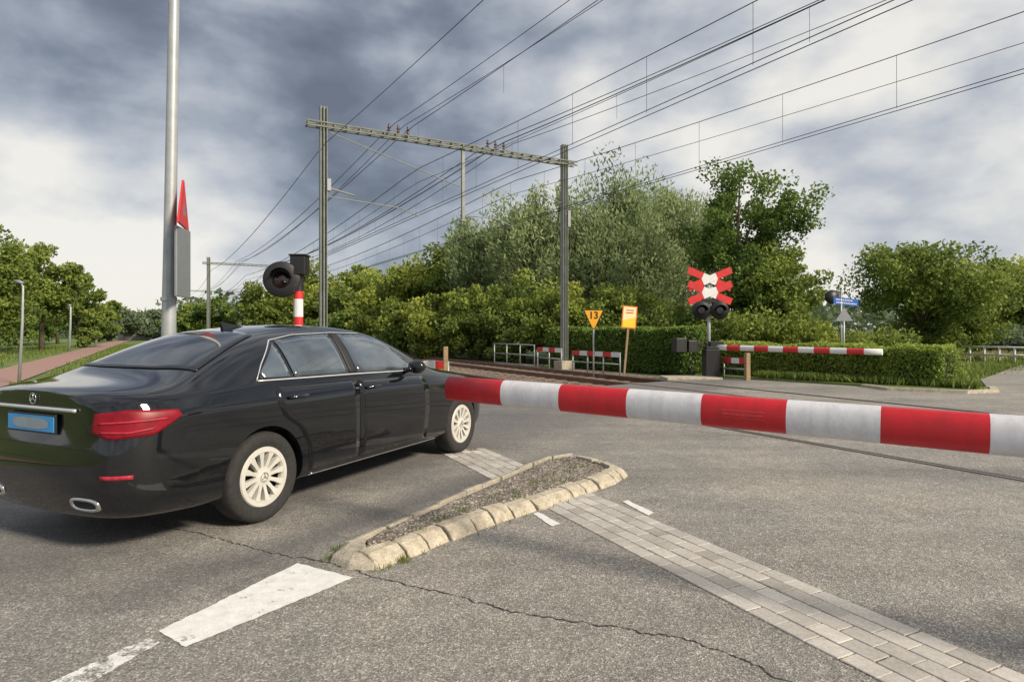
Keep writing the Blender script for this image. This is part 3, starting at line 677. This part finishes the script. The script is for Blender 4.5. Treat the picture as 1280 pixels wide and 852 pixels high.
# ------------------------------------------------------------ left pole, signs, signal
X,Y=(211-640)/F*9.2,9.2
lp=thing('lamp_post','tall grey steel pole rising behind the black car, out of the top','pole',(X,Y,-.1))
MB().tube([(0,0,0),(.0,0,1.5),(.02,0,3),(.09,0,7.2),(.12,0,9.2)],[.105,.1,.085,.07,.06],16).build('shaft',M_GALV,lp,True)
MB().tube([(.12,0,9.2),(.5,0,9.5),(1.3,0,9.6)],.035,8).build('lamp_arm',M_GALV,lp,True)
MB().box((1.6,0,9.6),(.7,.25,.1)).build('lamp_head',M_GREY,lp,bevel=.03)
MB().tube([(0,0,1.95),(0,0,2.0)],.11,16).build('clamp',M_GALV,lp)
X2,Y2=(230-640)/F*9.15,9.15
ts=thing('warning_sign','red edged triangular warning sign seen almost edge-on on the grey pole','sign',(X2,Y2,2.92),math.radians(109))
b=MB(); tri=[(-.44,0,0),(.44,0,0),(0,0,.68)]; b.poly(tri,.03,(0,1,0),0); b.build('sign_back',M_RED,ts,bevel=.006)
b=MB(); o3=[(-.44,-.004,0.0),(.44,-.004,0.0),(0,-.004,.68)]; i3=[(-.13,-.004,.17),(.13,-.004,.17),(0,-.004,.36)]
b.add(o3+i3,[(0,1,4,3),(1,2,5,4),(2,0,3,5)]); b.build('sign_border',M_RED,ts)
MB().add(i3,[(0,1,2)]).build('sign_face',M_GREY,ts)
bs=thing('sign_board','grey rectangular sign back mounted under the triangular sign','sign',(X2-.03,Y2+.02,1.9),math.radians(99))
b=MB(); b.box((0,0,.5),(.56,.04,1.0)); b.build('board',M_GREY,bs,bevel=.01); MB().box((0,.03,.5),(.06,.03,.95)).build('rail',M_GALV,bs)
Ys=9.3; X=(373-640)/F*Ys
sg=thing('crossing_signal','black round crossing signal on a red and white post behind the black car','signal',(X,Ys,-.1))
b=MB(); zz_=[0,.35,.7,1.05,1.38,1.72,1.98,2.12]
for i in range(len(zz_)-1): b.tube([(0,0,zz_[i]),(0,0,zz_[i+1])],.068,16,mi=(i+1)%2)
b.build('post',[M_WHITE,M_RED],sg,False)
MB().tube([(0,0,2.1),(0,0,2.35)],.075,16).build('post_top',M_BLACK,sg)
b=MB(); b.box((0.02,0,2.47),(.22,.22,.28)); b.box((0.02,0,2.62),(.26,.25,.025)); b.build('bell_box',M_BLACK,sg,bevel=.015)
hd=Vector((-.20,-.12,2.26)); Rm=Matrix.Rotation(math.radians(12),3,'Z')
b=MB(); b.lathe([(0,.03),(.25,.03),(.262,.015),(.262,-.015),(.25,-.025),(.115,-.025)],(0,0,0),n=40)
b.lathe([(.115,-.025),(.115,-.05)],(0,0,0),n=32)
b.lathe([(.12,.03),(.13,.12),(.10,.16),(0,.17)],(0,0,0),n=24)
b.box((.15,.10,.05),(.2,.06,.06))
V=[]; n=22
for k in range(n+1):
    a=math.radians(lerp(10,170,k/n)); V+=[(.15*math.cos(a),-.02,.15*math.sin(a)),(.155*math.cos(a),-.20,.155*math.sin(a)+.0)]
b.add(V,[(2*k,2*k+1,2*k+3,2*k+2) for k in range(n)])
b.v=[tuple(Rm@Vector(v)+hd) for v in b.v]; b.build('signal_target',M_BLACK,sg,True)
b=MB(); b.lathe([(0,-.06),(.08,-.052),(.112,-.03)],(0,0,0),n=32); b.v=[tuple(Rm@Vector(v)+hd) for v in b.v]; b.build('lens',M_REDLENS,sg,True)
# ------------------------------------------------------------ catenary
PANG=math.atan2(.4886,.8725)
M_INS=simple('insulator',(.10,.045,.03),.3)
def portal(t,s0,s1,label,name='catenary_portal',detail=True,far=False):
    root=thing(name,label,'catenary portal',T(0,t,-.15),PANG,'overhead line portals')
    k=1.0 if not far else 1.5
    for s,top in ((s0,8.85),(s1,8.95)):
        m=MB(); wv=.24*k
        m.box((s,0,top/2),(.02*k,wv,top)); m.box((s-.10*k,0,top/2),(.018,wv,top)) ; m.box((s+.10*k,0,top/2),(.018,wv,top)); m.box((s,0,top/2),(.20*k,.014*k,top))
        m.build('mast',M_MAST,root)
        MB().box((s,0,.15),(.6,.6,.4)).build('footing',M_KERB2,root)
    m=MB()
    for y in (-.13,.13):
        m.box(((s0+s1)/2,y,8.17),(s1-s0+1.1,.04*k,.045*k)); m.box(((s0+s1)/2,y,8.31),(s1-s0+1.1,.04*k,.04*k))
    x=s0-.5; q_=0
    while x<s1+.5:
        m.box((x,0,8.24),(.03,.30,.15))
        if not far:
            for y in (-.13,.13): m.tube([(x,y,8.18 if q_%2 else 8.30),(x+.42,y,8.30 if q_%2 else 8.18)],.012,4)
        x+=.42; q_+=1
    m.build('beam',M_BEAM,root)
    if not detail: return root
    mid=s0+(s1-s0)*.53
    m=MB(); m.box((mid,0,6.9),(.11,.11,2.7)); m.box((mid,0,5.55),(.2,.2,.06)); m.build('drop_post',M_MAST,root)
    for sc,e in ((7.9,-1),(11.7,1)):
        for dx in (-.28,.05,.4):
            m=MB(); m.lathe([(.02,8.33),(.05,8.40),(.05,8.44),(.025,8.46),(.06,8.50),(.06,8.54),(.025,8.56),(.045,8.60),(.02,8.66)],(sc-.7+dx,0,0),axis='z',n=12)
            m.build('insulator',M_INS,root,True)
    m=MB(); m.tube([(s0,0,8.1),(mid,0,6.75)],.018,6); m.build('stay_rod',M_MAST,root)
    m=MB(); m.tube([(s0,0,5.95),(s0+2.6,-.2,5.75),(s0+3.2,-.3,5.5)],.018,6); m.tube([(s0,0,6.25),(s0+1.0,-.05,6.05)],.03,8); m.build('registration_arm',M_MAST,root)
    m=MB(); m.tube([(mid,0,5.75),(mid+1.3,-.2,5.7),(mid+1.9,-.3,5.45)],.018,6); m.build('registration_arm',M_MAST,root)
    m=MB(); m.tube([(s1,0,6.6),(s1-1.3,0,6.9)],.018,6); m.tube([(s1,.0,6.2),(s1+.25,-.1,6.2)],.05,8); m.build('stay_rod',M_MAST,root)
    m=MB(); m.box((s0+.16,-.05,6.3),(.14,.18,.4)); m.build('junction_box',M_GREY,root,bevel=.01)
    m=MB(); m.box((s1+.16,-.05,6.0),(.14,.18,.65)); m.build('junction_box',M_GREY,root,bevel=.01)
    return root
portal(21.0,4.7,14.15,'grey steel overhead line portal spanning both tracks beyond the crossing')
portal(70.0,4.4,13.85,'smaller overhead line portal second along the tracks, left of the round signal',detail=False,far=True)
portal(121.0,4.4,13.85,'tiny farthest overhead line portal low above the distant trees',detail=False,far=True)
TP=[-39,21,70,121,172]
def sagz(t,z0,sag):
    for i in range(len(TP)-1):
        if TP[i]<=t<=TP[i+1]:
            u=(t-TP[i])/(TP[i+1]-TP[i]); return z0-sag*4*u*(1-u)*((TP[i+1]-TP[i])/60)**2
    return z0
ts_=[x for x in np.arange(-32,172,1.5)]
def wire(name,s,z0,sag,r,parent,mat=M_WIRE):
    pts=[T(s,t,sagz(t,z0,sag)) for t in ts_]
    rad=[r*max(.75,min(1.7,(abs(p[1])+2)/22)) for p in pts]
    return MB().tube(pts,rad,5,cap=False).build(name,mat,parent,True)
for sc,lab in ((7.9,'overhead contact line above the nearer track'),(11.7,'overhead contact line above the farther track')):
    root=thing('overhead_line',lab,'overhead line',(0,0,0),0)
    wire('contact_wire',sc-.10,5.45,.02,.010,root); wire('contact_wire',sc+.10,5.45,.02,.010,root)
    wire('messenger_wire',sc,7.05,.88,.011,root); wire('auxiliary_wire',sc-.05,6.55,.88,.008,root)
    t=-27.0
    while t<66:
        z=sagz(t,7.05,.88); MB().tube([T(sc,t,z),T(sc+.0,t,5.45)],.0045,4).build('dropper',M_DROP,root); t+=2.4
for i,(s,z,sg_,r,lab,dr) in enumerate([(6.95,8.55,1.0,.010,'feeder wire nearest the left mast',0),(7.3,8.55,1.25,.009,'second feeder wire from the left mast',0),(7.6,8.55,.75,.011,'third feeder wire from the left mast',1),(10.8,8.55,1.15,.012,'fourth feeder wire from the left mast',0),(11.2,8.55,.9,.015,'thick feeder wire above the farther track',1),(11.55,8.55,1.35,.010,'lowest sagging feeder wire above the farther track',0),(4.7,7.6,.9,.010,'wire strung along the left masts',0)]):
    o=wire('feeder_wire',s,z-.15,sg_,r,None); tag(o,lab,'wire','feeder wires of the railway')
    if dr:
        t=-22.0
        while t<45:
            zz0=sagz(t,z-.15,sg_); MB().tube([T(s,t,zz0),T(s,t,zz0-.7)],.0045,4).build('dropper',M_DROP,o); t+=6
# ------------------------------------------------------------ far crossing signal with barrier
Yf=19.3; Xf=(886-640)/F*Yf
fs_=thing('crossing_signal','double red and white diagonal cross signal post beside the far barrier','signal',(Xf,Yf,-.05))
zc_=lambda py: H+.05-(py-YH)/F*Yf
b=MB(); b.tube([(0,0,0),(0,0,3.1)],.055,12,mi=0); b.build('post',[M_GALV],fs_,True)
for q_,zc0 in enumerate((zc_(349),zc_(366))):
    for sg2 in (-1,1):
        m=MB(); L=1.42; wd=.21
        for (a_,b_,mi) in ((-.5,-.16,1),(-.16,.16,0),(.16,.5,1)):
            ang=math.radians(23)*sg2; ca,sa=math.cos(ang),math.sin(ang)
            y0=-.09-(.012 if sg2>0 else 0)-.03*q_
            q=[(L*a_,-wd/2),(L*b_,-wd/2),(L*b_,wd/2),(L*a_,wd/2)]
            m.poly([(x*ca-z*sa,y0,zc0+x*sa+z*ca) for x,z in q],.008,(0,1,0),mi)
        m.build('cross_board',[M_WHITE,M_RED],fs_)
for dx in (-.28,.28):
    m=MB(); m.lathe([(0,-.0),(.27,-.0),(.28,-.02),(.27,-.04),(.11,-.04),(.11,-.07)],(dx,-.14,zc_(388)),n=28); m.lathe([(.14,0),(.12,.15),(0,.16)],(dx,-.14,zc_(388)),n=20)
    V=[]
    for k in range(15):
        a=math.radians(lerp(0,180,k/14)); V+=[(dx+.16*math.cos(a),-.17,zc_(388)+.16*math.sin(a)),(dx+.165*math.cos(a),-.34,zc_(388)+.165*math.sin(a))]
    m.add(V,[(2*k,2*k+1,2*k+3,2*k+2) for k in range(14)]); hdl=m.build('lamp_target',M_BLACK,fs_,True)
    m=MB(); m.lathe([(0,-.06),(.10,-.055)],(dx,-.14,zc_(388)),n=20); m.build('lens',M_REDLENS,hdl,True)
m=MB(); m.box((0,-.12,zc_(388)),(.6,.06,.28)); m.box((0,0,3.05),(.16,.16,.14)); m.box((0,-.1,zc_(376)),(.5,.08,.10)); m.build('cross_bar',M_BLACK,fs_)
fb=thing('railway_barrier','distant lowered red and white barrier arm across the far side road','barrier',(Xf,Yf-.35,-.05))
A=Vector(P(893,434,Yf-.35)); B=Vector(P(1103,440,15.9)); o0=Vector((Xf,Yf-.35,-.05))
striped_boom('boom',A-o0,B-o0,.085,.08,[k/11 for k in range(1,11)],fb,[M_WHITE,M_RED],12,0)
b=MB(); b.box((-.05,0,.45),(.42,.42,.9)); b.box((-.05,0,.93),(.36,.36,.1)); b.build('drive_cabinet',M_BLACK,fb,bevel=.02)
b=MB(); b.box((-.55,.2,1.02),(.75,.10,.16),.5); b.box((-1.0,-.0,1.02),(.36,.3,.42),.3); b.box((-.62,.1,.98),(.3,.26,.36),.3); b.box((.1,0,1.0),(.4,.22,.26)); b.build('counterweight',M_BLACK,fb,bevel=.015)
m=MB(); m.box((-.75,-.3,-.0),(1.6,1.0,.2)); m.build('base_plinth',M_KERB2,fb,bevel=.02)
# ------------------------------------------------------------ signs beyond the tracks
def zat(py,Y): return H-(py-YH)/F*Y
Yt=20.5; X=(742-640)/F*Yt
t13=thing('number_sign','yellow downward pointing triangular sign reading 13 on a thin post','sign',(X,Yt,-.13))
z1=zat(387,Yt)+.13; z0=zat(411,Yt)+.13
MB().tube([(0,.03,0),(0,.03,z1-.05)],.028,8).build('post',M_GALV,t13,True)
MB().poly([(-.33,0,z1),(.33,0,z1),(.045,0,z0),(-.045,0,z0)],.012,(0,1,0)).build('sign_plate',M_BLACK,t13)
MB().add([(-.295,-.003,z1-.022),(.295,-.003,z1-.022),(.03,-.003,z0+.025),(-.03,-.003,z0+.025)],[(0,1,2,3)]).build('sign_face',M_YEL,t13)
text('lettering','13',.32,M_BLACK,t13,(0,-.006,z1-.19),(math.pi/2,0,0))
Yt=19.8; X=(780-640)/F*Yt
wb=thing('notice_board','yellow and white notice board with orange border on leaning wooden post','sign',(X,Yt,-.13)); wb.rotation_euler=(0,math.radians(5),math.radians(6))
z1=zat(382,Yt)+.13; z0=zat(410,Yt)+.13
M_ORG=simple('orange_border',(.70,.20,.03),.5,0,.1)
M_YW=simple('pale_yellow_sign',(.82,.72,.40),.5,0,.08)
M_YB=simple('bright_yellow_sign',(.85,.58,.04),.5,0,.08)
MB().box((0,.03,z1/2-.1),(.06,.05,z1-.1)).build('post',M_WOOD,wb)
MB().box((0,0,(z1+z0)/2),(.47,.015,z1-z0)).build('board',M_ORG,wb)
MB().add([(-.20,-.010,z0+.035),(.20,-.010,z0+.035),(.20,-.010,z1-.035),(-.20,-.010,z1-.035)],[(0,1,2,3)]).build('board_face',M_YW,wb)
MB().add([(-.20,-.013,z0+.035),(.20,-.013,z0+.035),(.20,-.013,z0+.36),(-.20,-.013,z0+.24)],[(0,1,2,3)]).build('board_panel',M_YB,wb)
MB().add([(-.12,-.013,z1-.12),(.12,-.013,z1-.12),(.12,-.013,z1-.15),(-.12,-.013,z1-.15),(-.12,-.013,z1-.20),(.12,-.013,z1-.20),(.12,-.013,z1-.23),(-.12,-.013,z1-.23)],[(0,1,2,3),(4,5,6,7)]).build('board_lines',M_RED,wb)
Yt=22.0; X=(1052-640)/F*Yt
sn=thing('street_name_sign','blue street name sign with white lettering on post right of the dark tree','sign',(X,Yt,-.15))
MB().tube([(0,.03,0),(0,.03,zat(362,Yt)+.15)],.035,8).build('post',M_GALV,sn,True)
zc0=zat(376,Yt)+.15
MB().poly([(-.28,0,zc0-.10),(.58,0,zc0-.19),(.58,0,zc0+.05),(-.28,0,zc0+.15)],.02,(0,1,0)).build('name_plate',M_BLUE,sn)
m=MB()
for r_,(a0,a1) in enumerate(((-.2,.34),(-.18,.5))):
    x=a0; zz0=zc0+.06-r_*.10
    while x<a1:
        ww=random.uniform(.025,.05); zo=-(x+.2)*.105; m.add([(x,-.003,zz0+zo-.025),(x+ww,-.003,zz0+zo-.025),(x+ww,-.003,zz0+zo+.02),(x,-.003,zz0+zo+.02)],[(0,1,2,3)]); x+=ww+.02
m.build('lettering',M_WHITE,sn)
m=MB(); m.lathe([(0,-.06),(.24,-.05),(.25,0),(.24,.05),(0,.06)],(-.30,.06,zat(371,Yt)+.15),n=24); m.box((-.17,.05,zat(365,Yt)+.15),(.34,.06,.06)); m.build('lamp_housing',M_BLACK,sn,True)
tw=thing('warning_sign','small grey triangular sign below the blue street name sign','sign',(X+.03,Yt-.12,-.15))
z1=zat(384,Yt)+.15; z0=zat(401,Yt)+.15
MB().poly([(-.30,0,z0),(.30,0,z0),(0,0,z1)],.015,(0,1,0)).build('sign_plate',M_GREY,tw); MB().tube([(0,.03,0),(0,.03,z1-.1)],.03,8).build('post',M_GALV,tw,True)
def railing(name,A,B,h,label,mats,rails=2,posts=5,stripes=None,r=.025,cat='railing',group=None):
    A=Vector(A);B=Vector(B); root=thing(name,label,cat,A,0,group); D=B-A
    for k in range(posts):
        p=D*(k/(posts-1)); MB().tube([(p.x,p.y,0),(p.x,p.y,h)],r,8).build('post',mats[0],root,True)
    for k in range(rails):
        z=h*(1-k*.45)-.02
        if stripes and k==0:
            m=MB(); n=stripes; ang=math.atan2(D.y,D.x); L=D.to_2d().length
            for i in range(n):
                c=D*((i+.5)/n); m.box((c.x,c.y,z-.06),(L/n,.05,.16),ang,mi=i%2)
            m.build('striped_board',[M_RED,M_WHITE],root)
        else: MB().tube([(0,0,z),(D.x,D.y,z)],r*.9,8).build('rail',mats[0],root,True)
    return root
def gp(px,Y,z=-.13): return ((px-640)/F*Y,Y,z)
railing('railing',gp(618,29),gp(668,26),.95,'grey tubular railing beside the tracks left of the red and white boards',[M_GALV],3,4)
railing('railing',gp(672,25.5),gp(702,23.8),.86,'short red and white railing left of the right hand mast',[M_GALV],2,3,stripes=4)
railing('railing',gp(716,22.6),gp(775,20.6),.82,'red and white railing right of the mast under the yellow sign',[M_GALV],2,4,stripes=6)
railing('railing',gp(515,12.9),gp(560,12.7),.93,'low red and white railing just right of the car bonnet',[M_GALV],1,3,stripes=3)
railing('railing',gp(905,18.9,-.05),gp(935,18.0,-.05),.66,'small red and white fence piece beside the distant barrier post',[M_GALV],2,2,stripes=3)
for px,Yq,top,lab in ((557,12.5,433,'brown wooden post beside the low red and white railing'),(934,17.9,441,'wooden post in front of the sunny hedge')):
    X=(px-640)/F*Yq; h=zat(top,Yq)+.13; wd_=.09 if Yq<15 else .13; o=MB().box((0,0,h/2),(wd_,wd_,h),.2).build('wooden_post',M_WOOD,None,bevel=.012); o.location=(X,Yq,-.13); tag(o,lab,'post')
o=railing('fence',gp(1178,31),gp(1330,27),.78,'pale distant fence among the reeds at the right edge',[M_WH2],2,9,r=.05,cat='fence')
for px,Yq,top,lab,hd_ in ((28,18,352,'street lamp with slim pole nearest the red bicycle path',1),(88,46,381,'second street lamp along the bicycle path',1),(121,62,391,'farthest street lamp on the bicycle path',1)):
    X=(px-640)/F*Yq; h=zat(top,Yq)+.15; r=thing('street_lamp',lab,'street lamp',(X,Yq,-.15),0,'street lamps by the bicycle path')
    k=max(1,Yq/22)
    MB().tube([(-.10,0,0),(0,0,h*.6),(.02,0,h*.95),(-.03*k,0,h*.985)],[.045*k,.036*k,.028*k,.02*k],10).build('pole',M_GALV,r,True)
    m=MB(); m.tube([(.03*k,0,h*.985),(-.10*k,0,h*1.0),(-.24*k,0,h*1.0+.03*k)],[.03*k,.055*k,.03*k],10); m.build('lamp_head',M_GREY,r,True)
fb_=thing('building','small low white building far off behind the left trees',"building",P(178,410,95)[:2]+(-.15,))
MB().box((0,0,1.0),(5,4,2.0)).build('wall',M_BWALL,fb_); MB().box((0,0,2.1),(5.6,4.6,.25)).build('roof',M_GREY,fb_)
MB().box((-1,-2.02,1.1),(1.2,.05,.9)).build('window',M_GLASS,fb_)
# ------------------------------------------------------------ hedges
M_CORE=simple('hedge_core',(.02,.035,.01),.95)
def hedge(pl,wd,h,mat,label,n,leaf,zb=-.1):
    root=thing('hedge',label,'hedge',(0,0,0)); m=MB(); pts=[];tt=[]
    L=[(Vector(pl[i+1])-Vector(pl[i])).length for i in range(len(pl)-1)]; tot=sum(L)
    for i in range(len(pl)-1):
        a,b_=Vector(pl[i]),Vector(pl[i+1]); d=(b_-a).normalized(); nn=Vector((-d.y,d.x)); ang=math.atan2(d.y,d.x)
        c=(a+b_)/2; m.box((c.x,c.y,zb+h/2-.05),(L[i]+.0,wd-.16,h-.12),ang)
        k=int(n*L[i]/tot)
        for _ in range(k):
            u=random.uniform(-.01,1.01); f_=random.random()
            und=.04*math.sin(u*L[i]*2.3)+.03*math.sin(u*L[i]*5.1+1)
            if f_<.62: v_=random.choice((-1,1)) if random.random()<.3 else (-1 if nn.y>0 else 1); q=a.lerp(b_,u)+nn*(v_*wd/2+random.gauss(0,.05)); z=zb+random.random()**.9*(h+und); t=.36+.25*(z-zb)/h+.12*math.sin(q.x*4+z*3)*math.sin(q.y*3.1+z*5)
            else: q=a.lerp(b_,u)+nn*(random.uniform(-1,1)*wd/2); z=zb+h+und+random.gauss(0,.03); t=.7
            pts.append((q.x,q.y,z)); tt.append(t+random.gauss(0,.14))
    for (e,d_) in ((pl[0],-1),(pl[-1],1)):
        for _ in range(int(n*.05)): 
            pts.append((e[0]+random.gauss(0,wd*.2)+0,e[1]+random.gauss(0,wd*.2),zb+random.random()*h)); tt.append(random.gauss(.4,.15))
    m.build('hedge_core',M_CORE,root,bevel=.1)
    leaves('foliage',mat,np.array(pts),leaf,leaf*.65,np.array(tt),root)
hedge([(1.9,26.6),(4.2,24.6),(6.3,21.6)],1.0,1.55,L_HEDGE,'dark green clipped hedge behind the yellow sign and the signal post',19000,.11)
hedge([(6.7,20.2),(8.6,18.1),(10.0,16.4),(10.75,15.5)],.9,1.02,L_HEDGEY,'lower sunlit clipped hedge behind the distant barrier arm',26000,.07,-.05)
ve=[(6.3,18.95),(7.6,17.45),(8.9,15.9),(9.0,15.0),(10.2,14.3),(11.0,14.5),(11.5,15.2),(11.3,15.8),(9.5,18.2),(7,20.6)]
struct(MB().poly([(x,y,.05) for x,y in ve],.08,(0,0,-1)).build('verge',M_GRASS))
struct(MB().poly([(8.75,15.85,.07),(8.85,14.9,.07),(10.2,14.15,.07),(11.1,14.4,.07),(11.65,15.2,.07),(11.5,15.25,.07),(11.02,14.55,.07),(10.2,14.3,.07),(8.98,15.0,.07),(8.87,15.87,.07)],.1,(0,0,-1)).build('kerb',M_KERB))
sp=[]
for _ in range(260):
    u=random.random(); x=lerp(7.2,10.9,u); y=lerp(18.2,14.8,u)+random.uniform(-.2,.6); sp.append((x,y,.05,.2,14))
for _ in range(1500):
    s=random.uniform(-3.2,4.8); t=random.uniform(12,75)**1.0; p=T(s,t); sp.append((p[0],p[1],-.15,.45,11))
for _ in range(700):
    s=random.uniform(-14,-5.9); t=random.uniform(16,70); p=T(s,t); sp.append((p[0],p[1],-.15,.45,11))
for _ in range(400):
    x=random.uniform(14,34); y=19+random.uniform(.9,1.5)*(x-13)*.75; sp.append((x,y,-.15,.6,12))
tufts('grass',sp,L_GRASS,.24,.04,'green verge grass beside the tracks, path and hedge','grass')
sp=[]
for _ in range(420):
    Yq=random.uniform(31,42); px=random.uniform(1180,1420); sp.append(((px-640)/F*Yq,Yq,-.15,.5,22))
o=tufts('reeds',sp,L_REED,.55,.05,'dry yellow green reeds along the right edge','reeds')
# ------------------------------------------------------------ trees
GL='trees left of the bicycle path'; 
tree(-14,112,282,40,'m','leafy tree cut by the left edge of the picture',group=GL,base_frac=.04)
tree(52,88,288,46,'m','tall tree behind the nearest street lamp',group=GL,base_frac=.05)
tree(98,70,336,56,'m','rounded tree right of the tallest left tree',group=GL,base_frac=.03)
tree(20,120,326,64,'d','tree behind the two leftmost trees',group=GL,base_frac=.02)
tree(72,76,334,70,'d','dark tree filling the gap behind the street lamps',group=GL,base_frac=.02)
tree(124,44,362,80,'m','lower tree at the end of the row above the bicycle path',group=GL,base_frac=.02)
tree(156,60,372,90,'f','low distant tree right of the bicycle path end',group='far trees',base_frac=.02)
tree(194,60,376,95,'f','pale distant tree above the boot of the car',group='far trees',base_frac=.02)
tree(236,56,378,92,'m','low distant tree just right of the tall grey pole',group='far trees',base_frac=.02)
tree(268,72,367,72,'d','round dark tree behind the second portal mast',group='far trees',base_frac=.02)
tree(322,90,346,68,'m','green tree left of the round signal',group='far trees',base_frac=.02)
tree(388,116,318,58,'y','leafy yellow green tree behind the left portal mast',base_frac=.02)
tree(440,112,322,54,'m','green tree just right of the left portal mast',base_frac=.02)
tree(484,116,330,50,'y','low yellow green tree left of the pale willows',base_frac=.02)
tree(526,124,300,44,'y','taller yellow green tree above the front of the car',base_frac=.02)
tree(578,128,292,42,'m','mid green tree at the left foot of the willows',base_frac=.02)
tree(632,160,250,38,'w','leftmost grey green willow',base_frac=.03)
tree(700,180,216,36,'w','broad grey green willow behind the right hand mast',base_frac=.05)
tree(768,186,194,35,'w','tallest grey green willow',base_frac=.05)
tree(836,150,220,37,'w','rightmost willow, half behind the dark tree',base_frac=.05)
tree(925,182,188,26.5,'d','large dark green tree behind the crossing signal',base_frac=.22,dens=.62,cr=.19)
tree(985,122,296,25,'m','smaller green tree at the right foot of the dark tree',base_frac=.04)
tree(1152,176,284,29,'m','broad round tree right of the blue street sign',base_frac=.10,dens=.85,cr=.21)
tree(1222,120,314,33,'m','green tree at right of the broad round tree',base_frac=.03)
tree(1284,130,318,42,'y','sunlit tree at the right edge of the picture',base_frac=.02)
tree(1345,120,310,40,'m','tree just beyond the right edge of the picture',base_frac=.02)
GB='bushes behind the hedge and tracks'
for px,w_,top,Yq,k,lab in [(505,90,370,38,'m','green bush above the car bonnet'),(548,96,356,35,'y','yellow green bush right of the car bonnet'),(600,110,338,33,'m','green bush below the leftmost willow'),(655,120,334,31,'m','leafy bush left of the right hand mast'),(706,96,346,29,'y','yellow green bush directly behind the right hand mast'),(755,120,344,29,'m','green bush behind the yellow triangular sign'),(812,120,350,28,'m','leafy bush left of the crossing signal'),(868,100,366,26,'d','dark bush right behind the crossing signal'),(935,130,378,24,'m','low bush under the dark tree'),(1000,96,382,22.6,'y','sunlit bush above the distant barrier'),(1068,86,406,24,'y','low yellow green bush below the blue sign'),(1110,100,400,26,'m','bush under the broad round tree'),(1165,90,402,29,'m','green bush right of the hedge end'),(1215,96,404,38,'f','grey green bush behind the reeds'),(1262,94,406,36,'f','grey green bush at the right edge'),(430,80,378,45,'d','dark bush above the car roof'),(465,80,376,42,'y','light bush above the car roof front')]:
    bush(px,w_,top,Yq,k,lab,GB)
pts=[];tt=[]
for _ in range(30000):
    px=random.uniform(-300,1700); Yq=random.uniform(105,150); X=(px-640)/F*Yq
    hh=5.0+1.6*math.sin(X*.09)+1.3*math.sin(X*.23+1)+.8*math.sin(X*.61)
    if 560<px<1150: hh+=2
    pts.append((X,Yq,-.1+hh*random.random()**.7)); tt.append(random.gauss(.45,.2))
o=leaves('distant_wood',L_FAR,np.array(pts),1.1,.8,np.array(tt)); o['kind']='stuff'; tag(o,'low grey green belt of woodland along the horizon','woodland')
